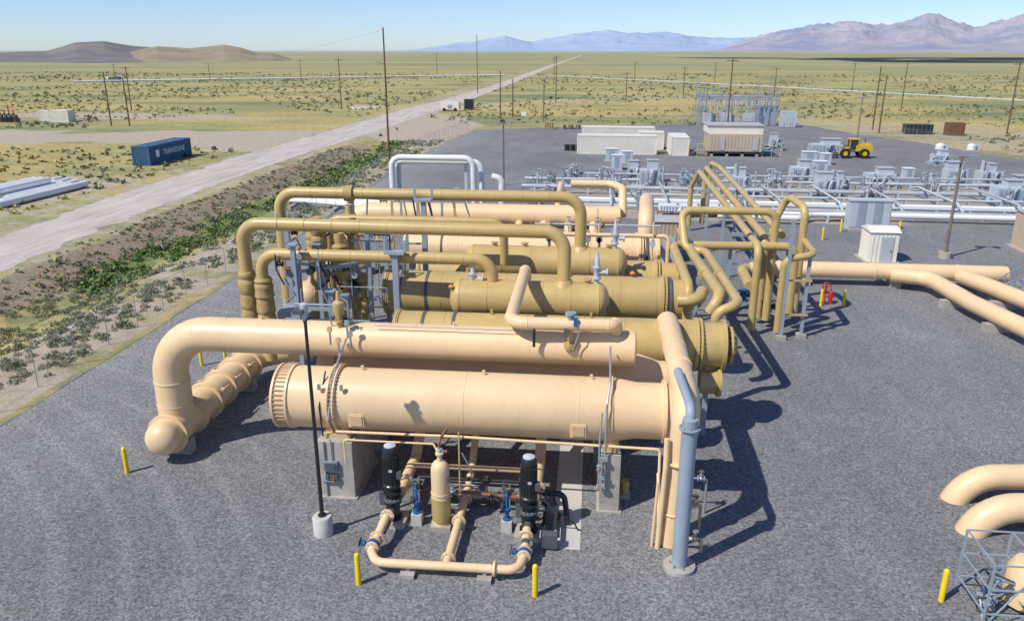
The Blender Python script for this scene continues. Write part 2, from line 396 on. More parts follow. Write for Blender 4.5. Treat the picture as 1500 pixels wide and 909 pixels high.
for i in range(750):
    y=50+R.random()*90;x=-35.2+R.gauss(0,1.7)+noise.noise((0,y*.08,0))*2.2
    if noise.noise((x*.2,y*.12,15))<-.2: continue
    items.append((x,y,gz(x,y),R.uniform(.35,1.),40 if y<80 else 18,R.choice([gr,gr,(.16,.25,.07),(.24,.27,.11),sage])))
for i in range(900):
    y=22+R.random()*110;x=-42.8+R.random()*5.5
    items.append((x,y,gz(x,y),R.uniform(.2,.55),26,R.choice([dk,sage,olive,sage,(.34,.29,.15)])))
scrub('roadside_weeds',items,'leaf')
items=[]
for i in range(12000):
    y=55+R.random()**1.6*520
    x=R.uniform(-.62,.62)*y*1.25-5
    if -57<x<-41: continue
    if x>-40 and y<195 and x<70+(0): 
        if not(y>178 or x>66): continue
    if x>64 and y<110: continue
    if -121<x<-54 and 126<y<158: continue
    if noise.noise((x*.02,y*.02,7))<-.12: continue
    s=R.uniform(.3,.9)*(1+y/600)
    if noise.noise((x*.03,y*.03,2))>.12: c=yel
    else: c=R.choice([sage,olive,dk,(.22,.23,.13)])
    items.append((x,y,0,s,10,c))
scrub('sagebrush_plain',items,'leaf')

# ------------------------------------------------------------ front condenser
def seams(b,xs_,y,z,r,mat,t=.03,pr=.012):
    for x in xs_: b.lathe((x-t/2,y,z),(1,0,0),[(0,r*.99),(.006,r+pr),(t-.006,r+pr),(t,r*.99)],mat,48)
b=B('condenser_vessel')
y,z,r=25.5,3.47,1.12
b.lathe((-11.2,y,z),(1,0,0),[(0,.02),(0,r-.14),(.06,r-.1),(.09,r-.1),(.09,r+.06),(.17,r+.06),(.17,r-.02),(.6,r-.02),(.6,r+.06),(.68,r+.06),(.68,r),(12.2,r),(13.0,r-.13),(13.9,r-.13),(13.9,r+.0),(14.0,r+.0),(14.0,r-.13),(15.0,r-.13),(15.12,r-.25),(15.12,.02)],'peach',56)
for i in range(44):
    th=2*math.pi*i/44
    b.beam((-11.03,y+(r+.02)*math.cos(th),z+(r+.02)*math.sin(th)),(-10.6,y+(r+.02)*math.cos(th),z+(r+.02)*math.sin(th)),.035,'peach_d')
b.flange((-9.02,y,z),(1,0,0),r+.14,.07,'peach',52,'peach_d',56);b.flange((-8.82,y,z),(1,0,0),r+.14,.07,'peach',52,'peach_d',56)
seams(b,[-4.2,-.2,.9],y,z,r,'peach');b.flange((.95,y,z),(1,0,0),r+.05,.05,'peach',0,seg=56)
for x in (-8.0,-.2):
    b.box((x,y-r*.93,z-.35),(.55,.18,.5),'peach',0);b.box((x,y-r*.93-.1,z-.35),(.42,.05,.37),'peach_d',0)
for x in (-8.0,-3.6,.2): b.beam((x,y,z+r-.02),(x,y,z+r+.16),.1,'peach')
for x,w in ((-8.85,1.25),(.95,.75)):
    b.box((x,y+.05,z-r-.02),(w*.8,1.9,.2),'peach_d');
    for s_ in (-.7,0,.7): b.box((x,y+s_,z-r+.1),(w*.7,.06,.5),'peach_d')
b.done()
for x0,x1,y0,y1 in ((-9.5,-8.2,24.3,27.0),(.62,1.3,24.35,27.0)):
    b=B('concrete_pier');b.box(((x0+x1)/2,(y0+y1)/2,1.13),(x1-x0,y1-y0,2.26),'concrete');b.box(((x0+x1)/2,(y0+y1)/2,.04),(x1-x0+.2,y1-y0+.2,.08),'concrete');b.done()
b=B('electrical_junction_box')
b.box((-9.0,24.22,1.35),(.5,.12,.4),'galv');b.box((-9.0,24.14,1.35),(.4,.05,.3),'darkgrey')
for i in range(3): b.box((-9.15+i*.16,24.2,.92),(.12,.1,.18),'darkgrey')
b.cyl((-9.22,24.25,.0),(-9.22,24.25,2.3),.03,'galv');b.cyl((-8.95,24.25,1.1),(-8.95,24.25,2.4),.025,'galv');b.box((-9.1,24.2,.75),(.6,.06,.05),'galv');b.box((-8.9,24.18,.85),(.06,.1,.3),'rust');b.done()

# header pipe and duct
b=B('vapor_header_pipe')
hr=.68;HY,HZ=27.5,5.0
b.pipe([(-16.45,27.4,1.3),(-16.45,27.45,HZ),(1.75,HY,HZ)],hr,'peach',R=1.75,seg=44,cap=False)
b.dome((1.75,HY,HZ),(1,0,0),hr,.1,'peach',44)
seams(b,[-13.9,-11.6,-7.4,-6.2,-2.1],HY,HZ,hr,'peach',.04,.015)
for zz in (3.0,2.0): b.lathe((-16.45,27.42,zz),(0,0,1),[(0,hr*.99),(.01,hr+.02),(.06,hr+.02),(.07,hr*.99)],'peach',44)
for i in range(8):
    x=-9.6+i*1.55; 
    if x<1.2: b.cyl((x,HY+.25,HZ-.5),(x,28.6,3.9),.27,'peach',24);b.lathe((x,28.0,4.35),(0,-.25,1),[(0,.28),(.01,.33),(.05,.33),(.06,.28)],'peach',24)
for x in (-12.5,-9.0,-5,-.9): b.beam((x,HY,HZ+hr-.03),(x,HY,HZ+hr+.14),.09,'peach')
b.done()
b=B('condenser_vessel')
b.lathe((-10.6,28.7,3.3),(1,0,0),[(0,.02),(.0,1.0),(.12,1.0),(.12,1.0),(12.6,1.0),(13.4,.75),(13.9,.75),(13.9,.02)],'peach',48)
b.flange((-9.9,28.7,3.3),(1,0,0),1.12,.08,'peach',40,'peach_d',48)
for x in (-8.5,.7):b.box((x,28.7,1.15),(.6,1.6,2.3),'concrete')
b.done()
def duct(name,x,y0,y1,z,r,dome=True,far=None):
    b=B(name)
    if dome: b.dome((x,y0,z),(0,-1,0),r+.0,.55,'peach',40,10)
    b.lathe((x,y0-.02,z),(0,1,0),[(0,r),(y1-y0,r)],'peach',40)
    L=y1-y0
    for t in (.05,.27,.44,.62,.8,.97):
        b.flange((x,y0+L*t,z),(0,1,0),r+.15,.07,'peach',0,seg=40)
        if t>.1:b.flange((x,y0+L*t+.13,z),(0,1,0),r+.15,.07,'peach',24,'peach_d',40)
    for t in (.3,.5,.66,.85):
        for th in (.5,2.1,3.6,5.2):
            b.beam((x+(r+.12)*math.cos(th),y0+L*t-.35,z+(r+.12)*math.sin(th)),(x+(r+.12)*math.cos(th),y0+L*t+.5,z+(r+.12)*math.sin(th)),.05,'peach_d')
            b.box((x+(r+.08)*math.cos(th),y0+L*t,z+(r+.08)*math.sin(th)),(.16,.1,.16),'peach')
    for t in (.12,.9): b.box((x,y0+L*t,(z-r)/2+.05),(1.3,.45,z-r+.35),'concrete')
    if far: b.pipe([(x,y1-.1,z),(x,y1+.9,z),far],r*.9,'peach',R=.9,seg=36)
    b.done()
duct('inlet_duct',-16.4,26.1,34.0,1.08,.68,True,(-13.6,35.3,1.6))
duct('inlet_duct',-17.2,44.5,53.4,1.2,.7)

# riser pipe on the right front
b=B('riser_pipe')
b.pipe([(3.22,31.2,2.6),(3.22,31.2,5.15),(3.22,26,5.08),(3.2,22.95,4.95),(2.98,22.75,0.02)],.42,'peach',R=1.0,seg=32,welds=False)
for yy_ in (29.2,27.4,25.6): b.lathe((3.22,yy_,5.1),(0,1,0),[(0,.42),(.01,.44),(.05,.44),(.06,.42)],'peach',32)
b.pipe([(2.62,22.6,3.9),(2.62,22.45,2.9),(2.52,22.4,.02)],.09,'peach',seg=12)
b.pipe([(2.42,22.7,2.6),(2.42,22.5,2.4),(2.34,22.5,.02)],.05,'peach',seg=12)
for zz in (1.2,3.):b.lathe((2.99+zz*.03,22.78,zz),(0,0,1),[(0,.42),(.01,.45),(.05,.45),(.06,.42)],'peach',32)
b.done()
b=B('steel_pipe_support')
b.lathe((3.12,21.4,.0),(0,0,1),[(0,.36),(.05,.36),(.05,.235),(5.2,.235),(5.22,.2),(5.22,.02)],'bluegrey',28)
b.pipe([(3.12,21.4,5.1),(3.12,21.5,5.5),(3.0,24.2,5.55)],.14,'bluegrey',R=.3,seg=16);b.flange((3.12,21.4,4.9),(0,0,1),.32,.05,'bluegrey',8)
for a_ in range(6): b.lathe((3.12+.3*math.cos(a_),21.4+.3*math.sin(a_),.16),(0,0,1),[(0,.02),(.1,.02)],'galv',6)
b.lathe((3.12,21.4,.0),(0,0,1),[(0,.5),(.15,.5)],'concrete',28);b.done()
b=B('drain_valve');b.pipe([(3.1,22.3,.5),(3.9,22.3,.5),(3.9,22.3,.02)],.06,'peach_d');b.valve((3.7,22.3,.5),(1,0,0),.07,'darkgrey','silver');b.valve((3.8,23.6,1.),(1,0,0),.08,'peach','rust');b.pipe([(3.2,23.0,1.),(4.0,23.6,1.),(4.,23.6,.02)],.05,'peach_d');b.valve((4.1,24.6,1.4),(1,0,0),.07,'galv','rust');b.pipe([(3.3,24.6,1.4),(4.3,24.6,1.4),(4.3,24.6,.02)],.04,'galv',seg=8);b.done()

# pipe from drum over the header
b=B('overhead_pipe')
b.pipe([(-2.8,33.7,5.6),(-2.8,34.1,6.3),(-2.8,26.7,6.15),(.95,26.9,6.1),(1.05,27.3,6.05),(1.05,27.5,5.4)],.24,'peach',R=.6,seg=28,welds=True)
b.lathe((1.05,27.5,5.45),(0,0,1),[(0,.5),(.14,.42),(.14,.3),(.2,.3)],'peach',28)
b.beam((-2.3,27.5,5.6),(-2.3,27.1,5.95),.12,'bluegrey');b.beam((-1.9,26.6,5.3),(-1.9,26.6,6),.1,'black')
b.done()
b=B('control_valve')
b.lathe((-.6,26.85,5.1),(0,0,1),[(0,.02),(0,.16),(.15,.24),(.32,.24),(.32,.1),(.8,.1),(.8,.2),(.95,.2),(.95,.02)],'tan',18)
b.lathe((-.6,26.8,6.2),(0,0,1),[(0,.12),(.2,.14),(.3,.14),(.3,.2),(.38,.2),(.38,.05)],'bluegrey',18);b.box((-.42,26.6,6.3),(.14,.14,.3),'blue');b.box((-.75,26.55,5.9),(.16,.16,.3),'darkgrey');b.pipe([(-.4,26.6,6.3),(-.3,26.6,5.8),(-.5,26.6,5.2)],.025,'galv',seg=6);b.done()

# ------------------------------------------------------------ tan exchangers & drums
def exch(name,x0,x1,y,z,r,mat,bands=(),straps=(),leftcap=True):
    b=B(name);L=x1-x0
    b.lathe((x0,y,z),(1,0,0),[(0,.02),(0,r-.1),(.05,r+.06),(.16,r+.06),(.16,r),(L-1.5,r),(L-1.3,r+.0),(L-1.3,r+.1),(L-1.16,r+.1),(L-1.16,r-.08),(L-.2,r-.08),(L-.2,r+.06),(L-.05,r+.06),(L,r-.1),(L,.02)],mat,48)
    seams(b,bands,y,z,r,mat,.05,.012);seams(b,straps,y,z,r,'darkgrey',.14,.03)
    b.flange((x0+.22,y,z),(1,0,0),r+.06,.06,mat,40,'peach_d' if mat=='peach' else 'tan',48)
    b.flange((x1-1.05,y,z),(1,0,0),r+.1,.08,mat,40,'peach_d' if mat=='peach' else 'tan',48)
    for x in (x0+L*.18,x0+L*.8): b.box((x,y,(z-r)/2),(.8,1.8,z-r+.3),'concrete')
    for x in (x0+L*.3,x0+L*.6): b.beam((x,y-.0,z+r-.02),(x,y,z+r+.22),.1,mat)
    b.done()
exch('heat_exchanger_vessel',-8.2,5.7,31.2,3.9,1.02,'tan',(-6,-2,1.5,4),(-6.9,-5.6,3.2))
exch('heat_exchanger_vessel',-10.1,4.75,37,4.0,1.08,'tan',(-7.2,-4,-1,1.5,3.2),(-9.2,-7.9,3.9))
exch('heat_exchanger_vessel',-9.5,4.8,41.8,3.6,1.05,'tan',(-6,-2,2),(3.6,))
def drum(name,x0,x1,y,z,r,mat='tan'):
    b=B(name);e=.5
    b.dome((x0+e,y,z),(-1,0,0),r,e,mat,40);b.dome((x1-e,y,z),(1,0,0),r,e,mat,40)
    b.lathe((x0+e,y,z),(1,0,0),[(0,r),(x1-x0-2*e,r)],mat,40)
    for x in [x0+e]+[x0+e+(x1-x0-2*e)*i/5 for i in range(1,5)]+[x1-e]: seams(b,[x],y,z,r,mat,.09,.016)
    for x in (x0+1.2,x1-1.2):
        b.box((x,y+.0,z-r-.25),(.3,r*1.5,.6),mat);b.box((x+.6,y,z-r-.6),(.25,.25,1.2),'bluegrey')
    for x in (x0+1.6,x0+3.2,x1-1.): b.lathe((x,y,z+r-.06),(0,0,1),[(0,.13),(.18,.13),(.18,.2),(.24,.2)],mat,16)
    b.box((x1-.02+.0,y-.3,z-.2),(.05,.3,.3),mat)
    b.done()
drum('surge_drum',-6.25,.95,33.7,4.85,.85)
drum('surge_drum',-6.6,2.0,40.2,4.85,.88)
def relief(x,y,z):
    b=B('relief_valve');b.lathe((x,y,z),(0,0,1),[(0,.12),(.25,.12),(.25,.2),(.33,.2),(.33,.13),(.7,.15),(.75,.19),(.82,.19),(.82,.11),(1.2,.1),(1.25,.06),(1.5,.05)],'palegrey',16)
    b.pipe([(x,y,z+.55),(x+.5,y,z+.55)],.1,'palegrey');b.flange((x+.45,y,z+.55),(1,0,0),.18,.06,'palegrey');b.cyl((x-.2,y,z+.6),(x-.2,y,z+1.1),.03,'silver',8);b.done()
relief(.35,33.7,5.65);relief(1.3,40.2,5.7);relief(-5.2,33.7,5.2)
b=B('vessel_lug_marker')
for x,yy_,zz in ((-6.1,33.2,5.4),(-5.9,36.9,5.2),(-4.6,33.7,5.72),(-1.,36.9,5.15),(2.1,37,5.2),(1.9,40.2,5.3)): b.lathe((x,yy_,zz),(0,0,1),[(0,.1),(.1,.14),(.18,.05)],'orange',10)
b.done()
# loops
def insul(b,x,y,z0,z1,r,mat='tan_wrap'):
    n=int((z1-z0)/.12);pr=[]
    for i in range(n+1):
        t=i/n;pr.append((t*(z1-z0),r*(1+.13*noise.noise((x*3,y,z0+i*.42))+(-.1 if i%6==0 else .03))*(1 if 0<i<n else .8)))
    b.lathe((x,y,z0),(0,0,1),pr,mat,20)
def hoops(b,p0,p1,n,r,mat):
    p0=Vector(p0);p1=Vector(p1);d=(p1-p0).normalized()
    for i in range(n):
        q=p0.lerp(p1,(i+.5)/n);b.lathe(q,d,[(0,r*.99),(.005,r+.012),(.055,r+.012),(.06,r*.99)],mat,20)
b=B('pipe_loop');pr=.30
b.pipe([(-16.6,40.2,1.4),(-16.6,40.2,8.35),(-.5,40.2,8.35),(-.5,40.2,5.6)],pr,'tan',R=.95,seg=24)
hoops(b,(-15.5,40.2,8.35),(-1.5,40.2,8.35),10,pr,'tan');b.lathe((-13,40.2,8.35),(1,0,0),[(0,.3),(.05,.42),(.5,.44),(.55,.3)],'tan_wrap',20);b.lathe((-.5,40.2,5.5),(0,0,1),[(0,.55),(.3,.36)],'tan',24)
b.done()
b=B('pipe_loop')
b.pipe([(-16.15,34.6,1.4),(-16.15,34.4,7.9),(-1.1,34.0,7.9),(-1.1,33.7,5.5)],pr,'tan',R=.9,seg=24)
hoops(b,(-15,34.35,7.9),(-2,34.05,7.9),10,pr,'tan');insul(b,-16.15,34.45,3.0,5.6,.42);b.lathe((-1.1,33.7,5.55),(0,0,1),[(0,.5),(.25,.36)],'tan',24)
b.done()
b=B('pipe_loop')
b.pipe([(-15.05,33.8,1.4),(-15.05,33.7,6.65),(-4.3,33.7,6.65),(-4.3,33.7,5.5)],.27,'tan',R=.8,seg=24)
hoops(b,(-14,33.7,6.65),(-5,33.7,6.65),7,.27,'tan');insul(b,-15.05,33.75,3.0,5.5,.42);b.done()
b=B('pipe_loop')
b.pipe([(-13.3,38.2,2),(-13.3,38.2,7.4),(-4.3,38.2,7.4),(-4.3,38.5,5.2)],.22,'tan',R=.7,seg=20);b.done()
# left riser cluster
b=B('valve_riser_assembly')
R=random.Random(11)
for (x,y,r,h,mt) in ((-12.9,35.6,.22,8.0,'tan'),(-12.0,35.9,.26,7.2,'tan'),(-11.1,36.4,.18,6.2,'tan'),(-13.6,36.8,.2,7.5,'tan'),(-12.4,39,.2,8,'tan')):
    b.cyl((x,y,1),(x,y,h),r,mt,20);insul(b,x,y,h-1.6,h-.5,r+.17);insul(b,x,y,h-3.2,h-2.4,r+.14)
    b.flange((x,y,h-1.9),(0,0,1),r+.12,.06,mt)
for (x,y,h) in ((-13.2,33.0,7.3),(-12.6,34.5,7.0),(-11.6,33.0,5.2),(-10.4,35.2,7.6),(-10.3,38,7.4),(-14.2,36,6.),(-12.8,40.8,8.6)):
    b.beam((x,y,0),(x,y,h),.2,'bluegrey',.2);b.box((x,y,h),(.45,.45,.06),'bluegrey')
for (p,q) in (((-13.2,33.,6.0),(-10.4,35.2,6.)),((-13.2,33,4.3),(-11.6,33,4.3)),((-14.2,36,5.6),(-10.4,35.2,5.6)),((-10.4,35.2,7.2),(-10.3,38,7.2)),((-12.6,34.5,5.1),(-12.6,38,5.1)),((-14,33.4,3.6),(-10,33.4,3.6))): b.beam(p,q,.14,'bluegrey')
for i in range(28):
    x=R.uniform(-14,-10.2);y=R.uniform(32.6,38.5);z=R.uniform(4.0,7.6);b.valve((x,y,z),R.choice([(1,0,0),(0,1,0)]),R.uniform(.07,.14),R.choice(['black','bluegrey','galv','tan','darkgrey']),R.choice(['darkgrey','rust','black']))
for i in range(38):
    x=R.uniform(-14.2,-10);y=R.uniform(32.4,39);z=R.uniform(3.5,7.4);l=R.uniform(.6,2.6);d=R.choice([(l,0,0),(0,l,0),(0,0,-l)])
    b.pipe([(x,y,z),(x+d[0],y+d[1],z+d[2]),(x+d[0]+(.3 if d[0]==0 else 0),y+d[1],z+d[2]-.7)],R.choice([.025,.04,.06]),R.choice(['tan','galv','black','bluegrey']),seg=8)
b.box((-10.9,33.2,3.5),(1.1,.9,.08),'tan');b.box((-11.3,33.9,4.4),(.5,.4,.7),'bluegrey');b.box((-14.4,36.,2.),(1.6,1.4,2.6),'bluegrey')
b.done()
b=B('steel_pipe_support')
for x,y,h in ((-8.6,33.2,7.0),(-8.6,39.5,8.2),(-15.6,38.4,7)): b.beam((x,y,0),(x,y,h),.26,'bluegrey',.26);b.box((x,y,h),(.9,.5,.12),'bluegrey');b.beam((x-.45,y,h+.05),(x-.45,y,h+.55),.1,'bluegrey');b.beam((x+.45,y,h+.05),(x+.45,y,h+.55),.1,'bluegrey')
b.done()

# back unit
exch('condenser_vessel',-11.4,4.2,46.8,3.9,1.0,'peach',(-8,-4,0,2.5),(-9,3.4))
exch('condenser_vessel',-10.4,4.2,50.2,3.2,1.05,'peach',(-8,-4,0,2.5))
b=B('vapor_header_pipe')
b.pipe([(-17.2,53.9,1.3),(-17.2,53.9,4.6),(2.0,54,4.6)],.72,'peach',R=1.8,seg=36);b.dome((1.99,54,4.6),(1,0,0),.72,.12,'peach',36)
seams(b,[-14,-10,-6,-2],54,4.6,.72,'peach',.05,.02)
for i in range(7): b.cyl((-10+i*1.7,53.7,4.2),(-10+i*1.7,51.5,3.6),.28,'peach',16)
b.done()
b=B('riser_pipe');b.pipe([(3.9,56,2.6),(3.9,56,5.6),(3.5,49.5,5.6),(3.5,49,2)],.5,'peach',R=1.1,seg=28)
b.pipe([(-2.3,60,5.8),(-2.3,54.8,5.8),(-2.3,54.4,4.5)],.22,'peach',R=.6);b.pipe([(-1.5,58,6.2),(1.6,58,6.2),(2.2,56,6.2),(2.2,54.4,4.6)],.28,'peach',R=.7)
b.done()
b=B('condenser_vessel');b.lathe((-13,58.5,3.6),(1,0,0),[(0,.02),(0,.9),(13.5,.9),(14.2,.7),(14.2,.02)],'tan',36);b.box((-10,58.5,1.3),(.8,1.6,2.6),'concrete');b.box((-1,58.5,1.3),(.8,1.6,2.6),'concrete');b.done()
b=B('equipment_frame')
R=random.Random(4)
for i in range(14):
    x=-15.5+R.random()*7;y=R.uniform(42.5,52);h=R.uniform(3.5,7.2);b.beam((x,y,0),(x,y,h),.14,R.choice(['bluegrey','tan','bluegrey']))
    b.pipe([(x,y,h),(x+R.uniform(.4,2),y,h),(x+1,y+.2,h-2)],.06,R.choice(['tan','galv','black']),seg=8)
for i in range(8): b.valve((R.uniform(-15,-10),R.uniform(43,50),R.uniform(3,6.5)),(1,0,0),.13,R.choice(['black','bluegrey','tan']))
b.done()
b=B('valve_riser_assembly')
R=random.Random(8)
for i in range(10):
    x=R.uniform(-3,4.2);y=R.choice([44.4,48.6,43.6]);b.cyl((x,y,3.5),(x,y,R.uniform(5,6.6)),.05,R.choice(['galv','tan','peach']),8);b.valve((x,y,5.2),(0,1,0),.1,R.choice(['palegrey','bluegrey','black']),'darkgrey')
b.pipe([(-3.2,43.8,5.6),(4.4,43.8,5.6),(4.4,43.8,2)],.12,'peach',seg=12);b.pipe([(-3.2,44.6,6),(4.,44.6,6.)],.06,'silver',seg=12);b.done()
b=B('white_pipe_loop')
for dy,dz in ((0,0),(1.1,-.45)):
    b.pipe([(-17,66+dy,1),(-17,66+dy,6.9+dz),(-10.+dy*.5,66+dy,6.9+dz),(-9.9+dy*.5,66+dy,1)],.26,'white',R=.8,seg=20)
b.pipe([(-17,67,3.5),(-9,67,3.5)],.12,'white',seg=10)
for x in (-16.5,-10.7): b.beam((x,66.5,0),(x,66.5,6.4),.25,'palegrey')
b.pipe([(-8.6,67.3,5.2),(-7.7,67.3,5.0),(-7.7,67.3,1)],.3,'white',R=.6)
b.done()
b=B('white_pipeline')
for i in range(3): b.pipe([(-33,80+i*1.1,.5),(-20,76+i*1.1,.6),(-12,74+i*1.,.6)],.24,'white',seg=14)
for i in range(4): b.box((-31+i*5,79.5-i*1.3,.12),(.4,4,.24),'concrete')
b.done()

# right rack
b=B('pipe_rack')
z5=5.0
b.pipe([(4.7,36,1.9),(4.7,36.,5.0),(4.7,44.3,z5),(11.6,44.6,z5),(11.6,44.6,.9)],.24,'tan',R=.7,seg=20)
b.pipe([(5.6,33.4,1.6),(5.6,33.4,4.6),(6.6,33.5,z5),(6.35,43,z5),(5.3,43.3,z5),(5.1,44.9,6.9),(10.4,44.9,6.9),(10.4,44.9,.5)],.22,'tan',R=.6,seg=20)
b.pipe([(5.5,34.6,4.2),(6.0,34.6,5.0),(5.6,41.5,z5),(5.5,48,z5)],.26,'tan',R=.7,seg=20)
b.pipe([(4.2,35.6,4.4),(5.1,35.4,4.5),(5.4,36.5,4.6)],.3,'tan',R=.6)
b.pipe([(9.3,43.4,.4),(9.3,43.4,5.2),(9.3,70,5.5),(8.8,71,4),(8.8,71,.5)],.22,'tan',R=.7,seg=18)
b.pipe([(10.1,45.6,.4),(10.1,45.6,5.2),(10.1,72,5.6),(10.1,72,.5)],.24,'tan',R=.7,seg=18)
b.pipe([(11.0,45.6,5.4),(11.0,70,5.9),(10.6,73,5.9),(10.6,73,1)],.2,'tan',R=.7,seg=18)
b.pipe([(12.3,46.2,.4),(12.3,46.2,6.9),(11.9,49,7.1),(11.2,49,5.3)],.22,'tan',R=.7,seg=18)
b.pipe([(10.7,43.2,.4),(10.7,43.2,4.6),(12.3,43.2,4.9),(12.4,46,5)],.2,'tan',R=.6,seg=18)
for (x,y,h) in ((10.9,43.0,6.8),(12.1,43.4,5.),(8.6,47.7,5.),(11.9,47.5,5.4),(9.2,55,5.),(11.4,55,5.),(9.2,63,5.2),(11.4,63,5.2),(5.5,39,4.6),(8.,44.7,4.7)):
    b.beam((x,y,0),(x,y,h),.17,'bluegrey');b.box((x,y,.12),(.5,.5,.24),'concrete')
for y in (47.6,55,63): b.beam((8.5,y,4.95),(12,y,4.95),.2,'bluegrey')
for zz in (1.4,3.4): b.beam((10.4,43.2,zz),(12.3,43.2,zz),.1,'tan')
b.valve((9.3,46.4,1.5),(0,0,1),.2,'blue','darkgrey',(1,0,0));b.valve((10.5,45.4,1.2),(0,0,1),.2,'black','darkgrey',(1,0,0))
for p in ((6.35,38,z5),(5.6,38,z5),(4.7,39.5,z5),(9.3,52,5.27),(10.1,52,5.29),(9.3,60,5.38),(10.1,60,5.42)): b.lathe(p,(0,1,0),[(0,.2),(.01,.28),(.1,.28),(.11,.2)],'tan',18)
b.done()
b=B('exchanger_nozzle');b.lathe((4.7,30.7,2.45),(1,0,0),[(0,.5),(.7,.5),(.7,.62),(.85,.62),(.88,.02)],'tan',28);b.beam((5.0,30.7,0),(5.0,30.7,2.2),.2,'bluegrey');b.lathe((5.6,33.0,1.6),(0,0,1),[(0,.33),(.5,.33)],'tan',20);b.done()
b=B('exchanger_nozzle');b.lathe((4.75,31.2,3.9),(1,0,0),[(0,.4),(1.4,.4)],'tan',24);b.flange((5.9,31.2,3.9),(1,0,0),.8,.1,'tan',20,'tan');b.done()

# front pump skid
def pump(x,y):
    b=B('vertical_pump')
    b.box((x,y,.1),(.9,.9,.2),'concrete')
    b.lathe((x,y,.2),(0,0,1),[(0,.3),(.08,.3),(.08,.2),(.35,.24),(.55,.24),(.6,.3),(.66,.3),(.66,.19),(1.0,.19),(1.0,.31),(1.07,.31),(1.07,.2),(1.25,.2),(1.25,.3),(1.32,.3),(1.36,.26),(2.35,.26),(2.4,.29),(2.46,.29),(2.46,.24),(2.62,.27),(2.72,.22),(2.76,.05),(2.76,.01)],'black',28)
    for i in range(18):
        th=2*math.pi*i/18;b.beam((x+.27*math.cos(th),y+.27*math.sin(th),1.62),(x+.27*math.cos(th),y+.27*math.sin(th),2.5),.03,'black')
    b.box((x+.3,y-.1,1.95),(.16,.22,.26),'darkgrey');b.box((x-.3,y-.1,1.0),(.25,.1,.5),'darkgrey')
    b.box((x+.05,y-.29,2.15),(.12,.02,.09),'palegrey');b.lathe((x,y,2.94),(0,0,1),[(0,.2),(.04,.2),(.08,.12)],'palegrey',20)
    b.flange((x,y,.95),(0,0,1),.33,.06,'darkgrey',12)
    b.pipe([(x,y,.55),(x,y-.9,.55),(x,y-1.4,.6)],.14,'darkgrey',seg=16)
    b.done()
pump(-6.45,23.0);pump(-1.75,22.7)
b=B('air_receiver_tank')
x,y=-4.75,22.9
b.box((x,y,.09),(.7,.7,.18),'concrete')
b.lathe((x,y,.18),(0,0,1),[(0,.3),(.05,.3),(.05,.24),(.45,.26),(.5,.31),(1.15,.31),(1.15,.33),(1.2,.33),(1.2,.31),(2.05,.31),(2.2,.28),(2.32,.2),(2.36,.08),(2.6,.08),(2.6,.14),(2.66,.14),(2.66,.02)],'peach',30)
b.lathe((x,y,.2),(0,0,1),[(.1,.3),(.4,.33),(.75,.325),(1.0,.34),(1.02,.3)],'tan',24)
b.pipe([(x,y,2.75),(x,y,3.3),(x+.1,y+.8,3.3)],.05,'rust',seg=10);b.valve((x,y,2.9),(0,0,1),.06,'palegrey','red',(1,0,0));b.box((x+.33,y-.12,1.9),(.04,.14,.2),'darkgrey');b.done()
b=B('suction_manifold_pipe')
b.pipe([(-6.45,22.1,.8),(-6.55,21.3,.55),(-6.62,20.75,.42),(-6.3,20.2,.4),(-1.9,20.25,.4),(-1.75,20.9,.45),(-1.75,21.6,.6),(-1.75,22,.7)],.14,'peach',R=.45,seg=18)
b.pipe([(-4.1,20.25,.4),(-4.1,25,.5),(-4.1,28.5,2.6)],.14,'peach',R=.5,seg=18)
b.pipe([(-6.3,23.4,.9),(-6.3,26,.9),(-6.3,28.5,2.6)],.2,'peach',R=.5,seg=18);b.pipe([(-1.6,23,.9),(-1.6,26,1.),(-1.6,28.5,2.6)],.2,'peach',R=.5,seg=18)
b.pipe([(-6.3,25.2,1.0),(-1.6,25.2,1.0)],.1,'peach_d',seg=12)
for p,ax in (((-6.45,22.2,.75),(0,1,-.2)),((-6.58,21.3,.5),(0,1,-.2)),((-1.75,21.7,.65),(0,1,.2)),((-4.1,20.6,.4),(0,1,0)),((-2.6,20.25,.4),(1,0,0)),((-4.1,22.6,.45),(0,1,0)),((-4.1,24,.45),(0,1,0)),((-6.3,24.2,.9),(0,1,0)),((-1.6,24.2,.9),(0,1,0))):
    b.flange(p,ax,.24 if p[2]<.85 else .32,.07,'peach',10,'galv',20,.014)
for x in (-5.3,-2.9): b.box((x,20.1,.1),(.45,.3,.14),'concrete');b.box((x,20.22,.2),(.12,.12,.2),'bluegrey')
b.box((-4.1,22.8,.12),(.35,.35,.24),'concrete');b.box((-4.1,24.6,.15),(.35,.35,.3),'concrete')
b.done()
def bluev(x,y,z,ax=(0,1,0)):
    b=B('butterfly_valve');b.flange((x,y,z),ax,.21,.12,'blue',0,seg=20);b.flange((x,y-.14,z),ax,.22,.06,'peach',8,'galv',20,.012);b.flange((x,y+.14,z),ax,.22,.06,'peach',8,'galv',20,.012);b.lathe((x,y,z),(-1,0,.2),[(0,.05),(.26,.05),(.26,.1),(.38,.1)],'blue',12);b.wheel((x-.42,y,z+.1),(-1,0,.2),.14,.018,'black');b.done()
bluev(-6.6,20.95,.48);bluev(-1.75,21.0,.47)
